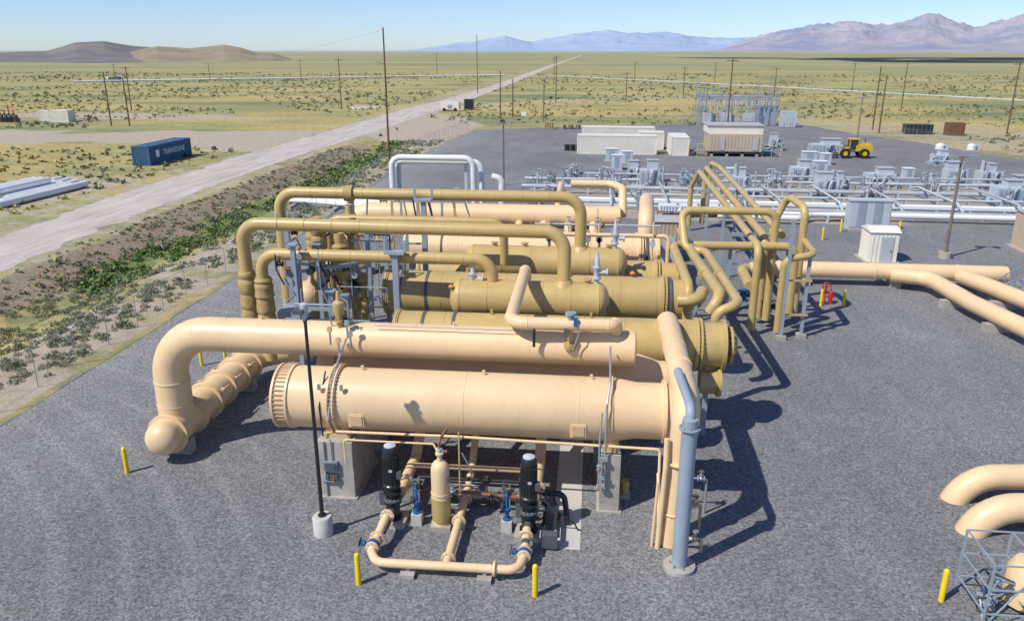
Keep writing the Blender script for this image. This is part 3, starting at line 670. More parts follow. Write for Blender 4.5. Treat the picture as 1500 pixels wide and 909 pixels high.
def bluemon(x,y):
    b=B('blue_valve_stand');b.box((x,y,.22),(.36,.36,.44),'concrete_p');b.lathe((x,y,.44),(0,0,1),[(0,.15),(.06,.15),(.06,.07),(.4,.09),(.4,.14),(.46,.14),(.46,.05),(.9,.05),(.9,.1),(.96,.1),(1.,.02)],'blue',14)
    b.wheel((x-.16,y-.1,1.0),(1,0,0),.13,.02,'darkgrey');b.cyl((x+.1,y,.9),(x+.1,y,1.8),.025,'galv',8);b.box((x+.1,y-.05,1.5),(.14,.1,.18),'black');b.box((x-.1,y-.05,1.65),(.12,.1,.14),'darkgrey');b.cyl((x-.1,y,.9),(x-.1,y,1.9),.02,'blue',8);b.done()
bluemon(-5.62,23.0);bluemon(-2.5,22.9)
b=B('black_drain_pipe');b.pipe([(-1.9,23.6,1.2),(-.6,23.5,1.15),(-.45,23.4,.1)],.1,'black',seg=14);b.pipe([(-6,24.4,1.0),(-2,24.4,1.0)],.07,'black',seg=12);b.pipe([(-5.5,23.8,.9),(-1.2,23.8,.7)],.06,'rust',seg=10)
b.flange((-1.2,23.55,1.17),(1,0,0),.2,.06,'black');b.pipe([(-1.2,21.5,.05),(-1.2,22.6,.3),(-1.2,23.6,.9)],.04,'black',seg=8);b.pipe([(-1.3,22.7,1.),(-.8,22.7,1.),(-.2,22.9,.4),(-.1,23.1,.05)],.03,'black',seg=8);b.done()
b=B('pump_skid_frame')
for x in (-1.25,-.75): b.beam((x,22.3,.3),(x,23.6,.3),.12,'black')
b.box((-1.0,22.0,.35),(.5,.3,.5),'darkgrey');b.box((-3.3,24.4,.4),(2.6,.3,.15),'darkgrey')
for x in (-5.,-3.4,-2.2): b.beam((x,24.5,0),(x,24.5,1.1),.08,'darkgrey')
R=random.Random(77)
for i in range(9):
    x=R.uniform(-6.2,-.9);y=R.uniform(23.3,24.6);z=R.uniform(.3,1.);b.pipe([(x,y,z),(x+R.uniform(.3,1.2),y,z),(x+.9,y+.3,.05)],R.choice([.02,.03,.04]),R.choice(['galv','black','peach_d','bluegrey']),seg=6)
for i in range(6): b.valve((R.uniform(-6,-1),R.uniform(23.6,24.5),R.uniform(.4,1.)),(1,0,0),.07,R.choice(['black','bluegrey','peach_d']),R.choice(['rust','darkgrey']))
b.done()
# conduits under the front vessel
b=B('instrument_conduit')
b.pipe([(-8.7,24.2,2.75),(-4.5,24.25,2.75),(2.6,24.3,2.6),(2.6,24.0,1.6),(2.6,23.2,.1)],.05,'peach',seg=10,R=.12)
b.pipe([(-8.4,24.1,1.6),(-8.4,24.1,2.5),(-5.2,24.1,2.5),(-4.8,22.9,2.85)],.035,'peach',seg=8,R=.1)
b.pipe([(-4.3,24.1,3.0),(-4.3,24.1,.1)],.03,'peach_d',seg=8)
b.pipe([(-4.2,24.1,2.2),(-3.9,24.1,1.6),(-3.9,24.3,.3)],.03,'galv',seg=8)
b.pipe([(.75,24.2,.9),(.75,24.22,2.5),(.75,24.3,4.2),(.85,24.9,4.75),(.85,26.6,5.4)],.04,'galv',seg=8,R=.1)
b.pipe([(.55,24.2,1.1),(.55,24.2,2.9),(.6,24.25,3.9)],.03,'bluegrey',seg=8)
for zz in (1.15,1.5,2.2): b.box((.65,24.15,zz),(.26,.12,.13),'galv')
b.valve((.55,24.1,1.9),(0,0,1),.05,'bluegrey','rust',(0,-1,0))
b.pipe([(-8.93,24.15,3.2),(-8.93,24.7,4.4),(-8.93,25.5,4.78),(-8.93,26.7,5.3)],.04,'galv',seg=8)
b.pipe([(-9.3,24.5,2.4),(-9.3,24.35,3.6),(-9.2,25,4.7)],.03,'black',seg=8)
for (x,y,z) in ((-9.0,26.0,4.9),(-8.6,26.2,5.1),(-9.4,26.3,5.2),(-8.8,26.5,5.4)):
    b.cyl((x,y,z),(x,y,z+.7),.04,'galv',8);b.box((x,y,z+.6),(.16,.12,.18),random.choice(['galv','peach_d','bluegrey']))
for x in (-8.5,-9.3): b.box((x,24.5,4.3),(.1,.1,.2),'galv')
b.pipe([(-7.9,27.0,5.75),(-4,27.0,5.75),(-1,27.0,5.75)],.02,'galv',seg=6)
b.done()
b=B('header_instrument_valve');x,y=-9.3,27.2
b.lathe((x,y,5.6),(0,0,1),[(0,.12),(.2,.12),(.2,.2),(.26,.2),(.26,.12),(.7,.22),(.95,.22),(1.05,.1),(1.4,.06)],'tan',16);b.pipe([(x+.35,y,5.6),(x+.35,y,6.6),(x,y,6.8)],.04,'galv',seg=8);b.pipe([(x-.3,y,5.6),(x-.3,y-.3,6.3)],.03,'galv',seg=8);b.valve((x+.3,y-.3,6.0),(0,0,1),.07,'black','darkgrey',(1,0,0));b.done()
# light pole front
b=B('light_pole');x,y=-8.65,22.1
b.lathe((x,y,0),(0,0,1),[(0,.33),(.66,.33),(.7,.3),(.7,.02)],'concrete_p',24)
b.lathe((x,y,.7),(0,0,1),[(0,.14),(.05,.14),(.05,.07),(6.9,.05)],'black',14)
b.box((x,y,7.75),(.1,.1,.4),'black');b.box((x-.12,y-.1,7.95),(.3,.4,.12),'darkgrey');b.lathe((x,y,7.6),(0,0,1),[(0,.05),(.3,.13),(.55,.13),(.6,.02)],'palegrey',12);b.beam((x,y,7.6),(x+.3,y,7.8),.05,'black');b.done()

# bollards
for (x,y) in [(-17.5,25.2),(-6.7,19.6),(-1.3,19.6),(10.7,20.6),(14.8,49.5),(16.2,49.5),(-19.8,35.9),(-18.9,36.7),(27.4,71.8),(19.9,68.4),(22.4,71.9),(-17.5,62.1),(10.6,59.2),(15.5,68.4)]:
    b=B('bollard');b.lathe((x,y,0),(0,0,1),[(0,.085),(1.05,.085),(1.1,.07),(1.13,.03),(1.13,.005)],'yellow',16);o=b.done();
b=B('yellow_sump_cover');b.lathe((1.55,25.4,0),(0,0,1),[(0,.15),(.7,.15)],'tan',12);b.box((1.55,25.4,.1),(.4,.4,.2),'concrete');b.done()
b=B('fire_hydrant');b.lathe((15.5,50,0),(0,0,1),[(0,.16),(.06,.16),(.06,.11),(.6,.11),(.62,.15),(.68,.15),(.85,.1),(.92,.04),(1,.04)],'red',16);b.cyl((15.25,50,.5),(15.75,50,.5),.07,'red');b.cyl((15.5,49.75,.5),(15.5,50,.5),.09,'red');b.wheel((15.15,49.9,1.2),(0,1,0),.25,.04,'red');b.cyl((15.15,50,0),(15.15,50,1.2),.05,'red',8);b.done()

# right side pipes
b=B('gathering_pipeline')
b.lathe((11.2,54.6,1.05),(1,0,0),[(0,.4),(1.2,.42),(2,.56),(17,.56)],'peach',32)
for x in (13.1,19.5,25): b.lathe((x,54.6,1.05),(1,0,0),[(0,.56),(.01,.6),(.09,.6),(.1,.56)],'peach',32)
for x in (15,21,26.5): b.box((x,54.6,.25),(.5,1.4,.5),'concrete');b.box((x,54.6,.5),(.3,1.2,.12),'bluegrey')
b.pipe([(11.4,54.6,1.0),(10.6,54.6,1.0),(10.4,50,1.0)],.36,'tan',R=.8)
b.done()
b=B('gathering_pipeline');b.pipe([(20.5,54,1.0),(22.7,53.2,1.0),(22.9,51,1),(23.1,48,1.),(24.2,42,1.0),(26,32,1.0)],.5,'peach',R=1.2,seg=28);b.pipe([(19.8,55.6,.9),(21,54,.9),(23,53,1.)],.25,'peach',R=.6)
for y,x in ((50,23),(45.5,23.6),(40,24.6)): b.box((x,y,.25),(1.5,.5,.5),'concrete')
b.done()
b=B('gathering_pipeline');b.pipe([(25.,53.8,1.05),(25.6,51.5,1.1),(27.5,44,1.1),(30,34,1.1)],.5,'peach',R=1.2,seg=28)
for y,x in ((50,26),(45,27.2)): b.box((x,y,.25),(1.5,.5,.5),'concrete')
b.done()
b=B('access_stairs')
for i in range(9): b.box((26.+i*.35,51.,.3+i*.25),(.34,1.1,.04),'galv')
for yy_ in (50.4,51.6):
    b.beam((25.8,yy_,.1),(29.2,yy_,2.6),.12,'galv');b.beam((25.8,yy_,1.2),(29.2,yy_,3.6),.06,'galv')
    for i in range(5): b.beam((25.9+i*.8,yy_,.3+i*.57),(25.9+i*.8,yy_,1.35+i*.57),.05,'galv')
b.box((31,51,2.5),(3.6,2.4,.1),'galv')
for i in range(4): b.beam((29.4+i*1.1,49.8,0),(29.4+i*1.1,49.8,3.6),.08,'galv')
b.beam((29.4,49.8,3.6),(33,49.8,3.6),.06,'galv');b.beam((29.4,49.8,3.1),(33,49.8,3.1),.05,'galv')
b.done()
for (x,y,rr) in ((13.2,26.5,.45),(12.9,24.45,.48)):
    b=B('buried_pipe_elbow');b.pipe([(x+.1,y,-.9),(x+.45,y,.95),(x+10,y+.7,.95)],rr,'peach',R=1.5,seg=36,welds=False);b.lathe((x+2.6,y+.14,.95),(1,.07,0),[(0,rr),(.01,rr+.02),(.05,rr+.02),(.06,rr)],'peach',36);b.done()
# scaffold corner lower right
b=B('steel_platform_frame')
X0,X1,Y0,Y1=11.35,14.2,19.5,21.2
for x in (X0,12.6,X1):
    for y in (Y0,Y1): b.beam((x,y,0),(x,y,2.1),.055,'bluegrey')
for z in (.5,1.3,2.1):
    for y in (Y0,Y1): b.beam((X0,y,z),(X1,y,z),.04,'bluegrey')
    for x in (X0,12.6): b.beam((x,Y0,z),(x,Y1,z),.04,'bluegrey')
b.beam((X0,Y0,0),(12.6,Y0,2.1),.035,'bluegrey');b.beam((X0,Y1,2.1),(12.6,Y1,.5),.035,'bluegrey')
R=random.Random(2)
for i in range(5): b.valve((R.uniform(11.4,12),R.uniform(19.7,20.8),R.uniform(.3,.6)),(1,0,0),.06,R.choice(['blue','bluegrey','darkgrey']),'palegrey')
for i in range(6): b.pipe([(R.uniform(11.3,12),R.uniform(19.6,20.8),.0),(R.uniform(11.3,12),20.2,R.uniform(.4,1.4)),(12.8,20.4,.8)],.035,R.choice(['galv','darkgrey','bluegrey']),seg=8)
b.done()
b=B('storage_tank');b.lathe((13.0,20.6,.2),(0,0,1),[(0,.6),(1.1,.6),(1.35,.45),(1.45,.1),(1.45,.02)],'peach',32);b.done()

# sheds
def corrug(b,x0,x1,y,z0,z1,m,step=.3,ax='x'):
    n=int((x1-x0)/step)
    for i in range(n):
        t=x0+(i+.5)*step
        if ax=='x': b.box((t,y,(z0+z1)/2),(step*.45,.05,z1-z0),m)
        else: b.box((y,t,(z0+z1)/2),(.05,step*.45,z1-z0),m)
def shed(name,x,y,w,d,h,wall,roof,rise=.4,door=True,step=.3):
    b=B(name);b.box((x,y,h/2),(w,d,h),wall)
    corrug(b,x-w/2+.05,x+w/2-.05,y-d/2-.01,.1,h-.05,wall,step);corrug(b,y-d/2+.05,y+d/2-.05,x+w/2+.01,.1,h-.05,wall,step,'y');corrug(b,y-d/2+.05,y+d/2-.05,x-w/2-.01,.1,h-.05,wall,step,'y')
    o=.12;b.add([(x-w/2-o,y-d/2-o,h+.01),(x+w/2+o,y-d/2-o,h+.01),(x+w/2+o,y+d/2+o,h+.01),(x-w/2-o,y+d/2+o,h+.01),(x-w/2-o,y,h+rise),(x+w/2+o,y,h+rise)],[(0,1,5,4),(2,3,4,5),(1,2,5),(3,0,4),(3,2,1,0)],roof)
    if door: b.box((x+w*.1,y-d/2-.05,1.05),(.9,.06,2.0),'palegrey');b.box((x+w*.1+.32,y-d/2-.1,1.),(.08,.05,.12),'darkgrey')
    b.box((x,y,.06),(w+.6,d+.6,.12),'concrete');return b.done()
shed('white_equipment_shed',22.3,62,2.1,2.2,2.4,'shedwhite','shedwhite',.35)
shed('beige_equipment_shed',5.8,60.6,2.1,2.6,3.2,'shedbeige','roofgrey',.1)
shed('tan_equipment_shed',37,66,4,4,3,'shedbeige','roofgrey',.4)
b=B('grey_electrical_cabinet');b.box((25,73.2,1.45),(3.6,1.2,2.5),'palegrey');
for i in range(5): b.box((23.6+i*.7,72.57,1.45),(.6,.05,2.2),'bluegrey' if i%2 else 'palegrey')
b.box((25,73.2,.1),(3.8,1.5,.2),'concrete');b.box((25,73.2,2.75),(3.8,1.4,.1),'palegrey');b.done()
def container(name,x,y,w,d,h,m,z=0.,stripes=True):
    b=B(name);b.box((x,y,z+h/2),(w,d,h-.02),m);st=.28
    corrug(b,x-w/2+.15,x+w/2-.15,y-d/2-.02,z+.15,z+h-.15,m,st);corrug(b,y-d/2+.15,y+d/2-.15,x+w/2+.02,z+.15,z+h-.15,m,st,'y');corrug(b,y-d/2+.15,y+d/2-.15,x-w/2-.02,z+.15,z+h-.15,m,st,'y')
    for sx in (-1,1):
        for sy in (-1,1): b.box((x+sx*(w/2-.03),y+sy*(d/2-.03),z+h/2),(.18,.18,h+.03),m)
    for sy in (-1,1):
        b.box((x,y+sy*(d/2),z+h-.06),(w,.12,.14),m);b.box((x,y+sy*(d/2),z+.08),(w,.12,.14),m)
    for sx in (-1,1):
        b.box((x+sx*(w/2),y,z+h-.06),(.12,d-.2,.14),m);b.box((x+sx*(w/2),y,z+.08),(.12,d-.2,.14),m)
    return b.done()
cb=container('blue_shipping_container',-63.35,112,2.45,12,2.7,'contblue')
tc=bpy.data.curves.new('lettering','FONT');tc.body='TRANSOLINE';tc.size=1.05;tc.extrude=.01;tc.materials.append(MATS['white']);tc.align_x='CENTER'
to=bpy.data.objects.new('lettering',tc);bpy.context.collection.objects.link(to);to.location=(-62.06,112.9,1.15);to.rotation_euler=(rad(90),0,rad(90));to.parent=cb
b=B('emblem');b.box((-62.06,108.2,1.5),(.02,.9,1.0),'white');o=b.done(cb)
container('white_shipping_container',3.7,127,12.3,2.5,2.9,'contwhite')
container('white_shipping_container',4.2,139,12.3,2.5,3.1,'contwhite')
container('white_shipping_container',13.4,128.5,2.7,7,2.8,'contwhite')
container('white_shipping_container',9.5,134,4,3,2.8,'contwhite')
container('white_office_container',-121,173,4.6,2.5,2.6,'contwhite')
container('white_office_container',-126.5,176,3,2.4,2.2,'contwhite')
b=B('switchgear_building')
b.box((21.6,127.5,2.1),(8,6,2.6),'shedbeige');b.box((21.6,127.5,.6),(7.6,5.6,.3),'darkgrey')
for x in (18.2,20.5,22.8,25): b.box((x,124.9,.35),(.4,.4,.7),'concrete')
corrug(b,17.7,25.5,124.48,.9,3.3,'shedbeige',.5)
b.box((21.6,127.9,4.0),(8.3,5.2,1.2),'contwhite');corrug(b,17.6,25.6,125.29,3.5,4.5,'contwhite',.35);b.box((21.6,127.9,4.65),(8.6,5.6,.12),'roofgrey')
b.box((19.6,124.42,2.),(.9,.06,1.9),'roofgrey');b.box((24.6,124.42,2.),(.9,.06,1.9),'roofgrey')
for s_ in (-1,1):
    x=21.6+s_*4.9;b.box((x,125.5,.9),(1.6,1.4,.08),'galv')
    for i in range(4): b.box((x+s_*(1.0+i*.3),125.5,.75-i*.2),(.3,1.2,.05),'galv')
    for p in ((x-.7,124.85),(x+.7,124.85),(x+s_*2,124.85)): b.beam((p[0],p[1],0),(p[0],p[1],1.9),.06,'yellow')
    b.beam((x-.7,124.85,1.9),(x+.7,124.85,1.9),.06,'yellow')
b.done()

# mid-distance equipment
def skid(x,y,w,d,h,seed,mat='palegrey'):
    R=random.Random(seed);b=B('pump_skid')
    b.box((x,y,.2),(w+.8,d+.8,.3),'bluegrey');b.box((x,y,.35+h*.3),(w,d,h*.6),mat)
    for i in range(int(w/.5)): b.box((x-w/2+.3+i*.5,y-d/2-.02,.35+h*.3),(.32,.05,h*.45),'bluegrey')
    k=seed%3;ox=(.15,-.12,0)[k]*w;ww=(.55,.7,.35)[k]*w
    b.box((x+ox,y,.35+h*.75),(ww,d*.7,h*.3),mat);b.box((x+ox,y,.37+h*.91),(ww*1.15,d*.8,.06),'roofgrey')
    if k==2: b.cyl((x-w*.35,y,.35+h*.6),(x-w*.35,y,h*1.15),.22,'silver',12)
    for i in range(4):
        xx=x+R.uniform(-w,w)*.7;b.cyl((xx,y-d/2-.4,0),(xx,y-d/2-.4,R.uniform(.8,h)),R.uniform(.05,.12),R.choice(['palegrey','silver','bluegrey']),8)
        b.valve((xx,y-d/2-.5,R.uniform(.7,1.3)),(1,0,0),.12,R.choice(['palegrey','bluegrey','silver']),'darkgrey')
    b.pipe([(x-w/2-1,y-d/2-.4,.7),(x,y-d/2-.4,.7),(x+.2,y-d/2-.4,h*.7),(x+w/2+.6,y,h*.7)],.13,'silver',seg=8)
    b.done()
for i,(x,y,w,d,h) in enumerate([(6.6,92.5,2.2,1.6,3.5),(5.2,98,1.6,1.6,2.6),(16.7,90.5,2,1.6,3.),(25.3,99.5,2.3,2,2.8),(25.9,90.5,2.2,1.8,2.6),(28.0,93,2,1.8,2.3),(34,97.5,3.2,2,2.2),(43.3,99.5,2.2,2,2.8),(46.3,97.6,2.4,2,2.9),(43.6,87.5,2.6,2,2.5),(47,90,3,2,2.6),(51,88,3,2,2.2),(35.5,126.5,4.6,2.4,2.6),(29.5,134,1.6,1.6,2.6),(56,97,3,2,2.5),(49,118,2,2,2)]):
    skid(x,y,w,d,h,i)
def cluster(x,y,n,seed,sp=2.6,h=2.6):
    R=random.Random(seed);b=B('wellhead_valve_cluster')
    for i in range(n):
        xx=x+R.uniform(-sp/2,sp/2);yy_=y+R.uniform(-1.2,1.2);hh=R.uniform(.8,h);m=R.choice(['palegrey','silver','galv','bluegrey'])
        b.cyl((xx,yy_,0),(xx,yy_,hh),R.uniform(.05,.14),m,8);b.valve((xx,yy_,hh*.7),R.choice([(1,0,0),(0,1,0)]),R.uniform(.1,.18),m,'darkgrey')
        b.pipe([(xx,yy_,hh),(xx+R.uniform(-1,1),yy_,hh),(xx+.5,yy_+.3,.3)],.07,m,seg=6)
    b.box((x,y,.12),(sp+.6,3,.24),'concrete');b.done()
for i,(x,y,n) in enumerate([(-2.8,95,12),(10.4,91.5,12),(2,92,7),(13.6,93,8),(20.5,92,9),(38.5,94,8),(30.5,89,7),(53,93,7),(1.5,97,6),(-5.5,90,6),(60,95,7),(5,80,5),(14,79,5)]): cluster(x,y,n,50+i)
b=B('white_gathering_pipes')
for i,(x0,y0,x1,y1,r,z) in enumerate([(-7,82.5,60,80.4,.22,.7),(-5,81.2,60,79.2,.16,.7),(-2,79.4,45,77.8,.2,.6),(3,84,58,83,.14,1.0),(-8,89.5,62,88.2,.24,.8),(-8,94,62,93.5,.16,1.0),(-2,96.5,55,96,.13,1.3),(8,77,24,76.2,.2,.7)]):
    b.pipe([(x0,y0,z),(x0+4,y0,z),((x0+x1)/2,(y0+y1)/2,z),(x1,y1,z)],r,'white' if i in (0,7) else ('palegrey' if i%2 else 'silver'),seg=12)
    n=int((x1-x0)/3)
    for k in range(n): t=(k+.5)/n;b.box((x0+(x1-x0)*t,y0+(y1-y0)*t,z/2-.1),(.2,.5,z),'palegrey')
for i in range(9):
    x=2+i*5.6;b.pipe([(x,78.5,.7),(x,80,1.3),(x,90,1.3),(x,92,.8)],.12,'silver' if i%2 else 'palegrey',R=.5,seg=10)
b.pipe([(12,75.2,.6),(19.5,74.8,.6),(21,76.5,.6),(26,77,.6),(45,76.4,.6)],.28,'white',R=1,seg=12)
b.done()
b=B('cooling_fin_rack')
for k in range(4):
    x=7.5+k*2.;b.box((x,77.6,.9),(1.7,1.6,.5),'white');
    for i in range(6): b.box((x-.7+i*.28,76.78,.9),(.1,.06,.5),'bluegrey')
b.done()
R=random.Random(21)
for i,(x,y,w,h) in enumerate([(2.8,118,1.8,1.7),(5,116,1.5,1.6),(31,118,2,1.6),(33,117,1.4,1.5),(40,105,1.2,1.2),(3.3,109,1.4,1.9),(17.5,102,1.2,1.3),(28.5,103,1.6,2.2)]):
    b=B('equipment_cabinet');b.box((x,y,h/2+.1),(w,1.2,h),'palegrey');b.box((x,y-.62,h/2+.1),(w*.42,.04,h*.8),'bluegrey');b.box((x,y,h+.13),(w+.15,1.35,.06),'white');b.box((x,y,.05),(w+.4,1.6,.1),'concrete');b.done()
b=B('dumpster');b.box((63,164,1.),(5,2.2,1.6),'black');b.box((63,164,1.85),(5.1,2.3,.1),'darkgrey');
for i in range(6): b.box((61+i*.8,162.86,1.),(.12,.1,1.5),'darkgrey')
b.done()
b=B('wooden_crate_stack');b.box((69,162,1.2),(3,2.2,2.4),'wood')
for i in range(6): b.box((67.8+i*.48,160.86,1.2),(.1,.06,2.3),'rust')
b.done()
b=B('wooden_crate_stack');b.box((-9.2,168,.7),(2,1.6,1.3),'tan')
for i in range(4): b.box((-9.9+i*.45,167.15,.7),(.1,.05,1.25),'wood')
b.done()
b=B('tire_stack')
for i in range(5):
    for z in range(3): b.lathe((-4.2+i*.9,130,z*.34),(0,0,1),[(0,.3),(.02,.42),(.3,.42),(.32,.3)],'rubber',14)
b.done()
b=B('drum_barrels')
for i in range(6): b.lathe((-6+i*.75,166.5+(i%2)*.7,0),(0,0,1),[(0,.3),(.3,.31),(.6,.3),(.9,.3)],'tan' if i%2 else 'darkgrey',12)
b.done()
for x,y in ((57,138),(62,138)):
    b=B('white_water_tank');b.lathe((x,y,0),(0,0,1),[(0,.7),(.7,.7),(.9,.5),(1.,.15),(1.,.01)],'white',20);b.box((x+1.,y,.4),(.5,.5,.8),'palegrey');b.done()

# loader
b=B('wheel_loader');x,y=39.4,125.4
for wx in (-1.5,1.3):
    for wy in (-1.,1.): b.lathe((x+wx,y+wy-.25,.75),(0,1,0),[(0,.5),(.03,.72),(.47,.72),(.5,.5)],'rubber',20);b.lathe((x+wx,y+wy-.28,.75),(0,1,0),[(0,.33),(.56,.33)],'loader',14)
b.box((x+1.3,y,1.5),(2.4,1.5,.9),'loader');b.box((x+1.4,y,2.05),(1.7,1.2,.3),'loader');b.box((x-.1,y,1.15),(2.6,1.1,.5),'darkgrey')
b.box((x-.2,y,2.15),(1.3,1.3,1.2),'glass');b.box((x-.2,y,2.82),(1.5,1.45,.14),'loader')
for a_ in (-.62,.62):
    for c_ in (-.62,.62): b.beam((x-.2+a_,y+c_,1.5),(x-.2+a_,y+c_,2.8),.1,'loader')
b.beam((x-.9,y-.5,1.6),(x-2.8,y-.5,.7),.22,'loader');b.beam((x-.9,y+.5,1.6),(x-2.8,y+.5,.7),.22,'loader');b.beam((x-1,y,1.8),(x-2.6,y,1.2),.14,'darkgrey')
b.add([(x-2.8,y-1.4,.1),(x-3.9,y-1.4,.15),(x-3.0,y-1.4,1.3),(x-2.8,y+1.4,.1),(x-3.9,y+1.4,.15),(x-3.0,y+1.4,1.3)],[(0,1,2),(5,4,3),(0,2,5,3),(1,0,3,4)],'darkgrey')
b.cyl((x+1.6,y+.3,2.2),(x+1.6,y+.3,2.9),.06,'black',8);b.done()

# substation
b=B('electrical_substation')
R=random.Random(9)
for x in (23,27,31,35,39):
    for y in (178,186):
        h=R.choice([6,8,9.5]);
        for dx in (-.3,.3): b.beam((x+dx,y,0),(x+dx,y,h),.12,'galv')
        for k in range(int(h)): b.beam((x-.3,y,k),(x+.3,y,k+1),.07,'galv')
for y in (178,186):
    for z in (5.5,): b.beam((22.7,y,z),(39.3,y,z),.25,'galv');b.beam((22.7,y,z+.6),(39.3,y,z+.6),.12,'galv')
    for i in range(14):
        x=23.4+i*1.15;b.lathe((x,y,4.3),(0,0,1),[(0,.04),(.1,.16),(.3,.08),(.5,.16),(.7,.08),(.9,.16),(1.1,.05)],'palegrey',8)
for x in (25,29,34): 
    b.box((x,182,1.3),(2.6,2,2.2),'palegrey');b.box((x+1.6,182,1.2),(.4,1.8,1.8),'bluegrey')
    for dx in (-.8,0,.8): b.lathe((x+dx,182,2.4),(0,0,1),[(0,.15),(.3,.1),(.6,.18),(.9,.1),(1.2,.15),(1.7,.05)],'bluegrey',8)
b.box((37.5,180,2.),(3.4,2.6,3.8),'bluegrey');b.box((41,176,1.7),(3,2.5,3.2),'palegrey')
for i in range(20): b.beam((20+i*1.2,174,0),(20+i*1.2,174,2.4),.07,'galv')
for i in range(26): x=22+R.random()*18;y=177+R.random()*9;b.beam((x,y,0),(x,y,R.uniform(3,8)),.16,'galv')
for i in range(10): x=22+R.random()*15;y=177+R.random()*9;z=R.uniform(3,7);b.beam((x,y,z),(x+R.uniform(1,4),y,z),.16,'galv')
b.done()
# poles
def upole(x,y,h,arm=0,mat='wood',r=.17,lamp=False):
    b=B('utility_pole' if not lamp else 'light_pole');b.lathe((x,y,0),(0,0,1),[(0,r),(h,r*.62),(h+.05,.02)],mat,12)
    for k in range(arm):
        z=h-.5-k*1.1;b.box((x,y-.12,z),(2.4,.12,.14),mat)
        for dx in (-1.05,-.4,.4,1.05): b.lathe((x+dx,y-.12,z+.07),(0,0,1),[(0,.03),(.1,.07),(.25,.04)],'palegrey',6)
    if lamp:
        b.box((x,y,h-.05),(1.6,.1,.1),mat)
        for dx in (-.7,.7): b.box((x+dx,y-.2,h),(.5,.5,.22),'galv')
    b.done()
upole(-30.6,117.5,18.6);upole(-44.1,305,21);upole(-69.9,219,13.5,1);upole(-125,208,11.5,1);upole(-99.4,163.8,10,0);upole(-104,164.5,11,1)
upole(-248,402,9,1);upole(-22.7,195.4,10.9,0);upole(-19.7,195.7,9);upole(-11.5,184.8,9.5,0,'woodgrey');upole(-11.9,251.8,14,1)
upole(27.4,169,14,1);upole(57.2,172,12.5,0);upole(56.1,164.8,11,0);upole(84.9,234.6,12.5);upole(81.3,167.4,13.5,1)
upole(-99,508,14,1);upole(-208,425,9,1);upole(-155,420,11,1);upole(10,262,9,1);upole(32,300,10,1);upole(62,290,10,1);upole(100,330,11,1);upole(-20,400,12,1);upole(20,420,10,1);upole(60,420,10,1)
upole(-10.6,94.2,7.4,0,'woodgrey',.14,True);upole(47.9,151.4,7.5,0,'woodgrey',.13,True);upole(27.8,63.1,7.9,0,'woodgrey',.14,True)
b=B('light_pole_base');b.lathe((27.8,63.1,0),(0,0,1),[(0,.5),(.5,.5)],'concrete',16);b.done()
b=B('pole_guy_lamp');b.pipe([(-30.6,117.5,13.6),(-31.4,117,13.9)],.05,'galv');b.box((-31.6,117,13.9),(.5,.3,.15),'galv');b.done()
b=B('power_lines')
def wire(a,c,sag,r=.015):
    a=Vector(a);c=Vector(c);pts=[a.lerp(c,i/14)-V(0,0,sag*4*(i/14)*(1-i/14)) for i in range(15)]
    for i in range(14): b.cyl(pts[i],pts[i+1],r,'galv',5)
wire((-30.6,117.5,18.3),(-160,230,16),5);wire((27.4,169,13.5),(57,172,12.3),1);wire((57,172,12.3),(81,167.4,13),1);wire((-104,164.5,10.5),(-125,208,11),.6)
wire((-11.9,251.8,13.6),(27.4,169,13.5),1.2)
b.done()
# distant pipelines
b=B('white_pipeline');b.pipe([(-262,388,.6),(-248,401,.6),(-170,450,.6),(-100,500,.6),(-58,520,.6)],.42,'white',seg=10,R=10);b.done()
b=B('white_pipeline');b.pipe([(-30,520,.6),(0,470,.6),(45,410,.6),(90,340,.6),(143,255,.6),(220,180,.6)],.24,'palegrey',seg=10,R=10);b.done()
b=B('white_pipe_stack')
for i in range(7): b.cyl((-60.6-i*.86,74+i*.9+(i%3),.42),(-60.1-i*.86,88+i*.5-(i%2)*2,.42),.4,'white',16)
for i in range(3): b.cyl((-63.6-i*.86,76,1.13),(-63.2-i*.86,86,1.13),.4,'white',16)
for y in (76,81,86): b.box((-63.4,y,.02),(6.5,.25,.1),'wood')
b.done()
b=B('utility_trailer');x,y=-38.5,215;b.box((x,y,1.5),(5,2.4,2),'contwhite');b.box((x+4.5,y+4,1.6),(2.4,2.4,2.6),'black');b.box((x,y-1.3,1.3),(1,.1,.8),'bluegrey');
for dx in (-1.5,1.5): b.lathe((x+dx,y-1.3,.45),(0,1,0),[(0,.45),(.3,.45)],'rubber',12)
b.done()
b=B('well_equipment');x,y=-136,170
for i in range(6): b.beam((x+i*1.1,y,0),(x+i*1.1-.4,y+.5,2.8+(i%3)),.18,['rust','darkgrey','orange'][i%3]);b.valve((x+i*1.1,y,1.2),(1,0,0),.35,'darkgrey','red')
b.box((x+2,y+1,.5),(7,1.6,.8),'darkgrey');b.done()
b=B('well_equipment');x,y=-250,405
b.box((x,y,1.3),(6,3,2.2),'darkgrey');b.cyl((x+4,y,0),(x+4,y,4),.4,'palegrey');b.cyl((x-4,y,1.4),(x-1,y,1.4),1.1,'white',14);b.done()
b=B('rock_pile')
R=random.Random(31)
for i in range(70):
    x=-48+R.gauss(0,2.2)-16;y=222+R.gauss(0,3);s=R.uniform(.25,.6);n=7
    b.lathe((x,y,0),(R.uniform(-.3,.3),R.uniform(-.3,.3),1),[(0,s),(s*.6,s*.9),(s,s*.3)],R.choice(['concrete_p','concrete','shedbeige']),6)
b.done()

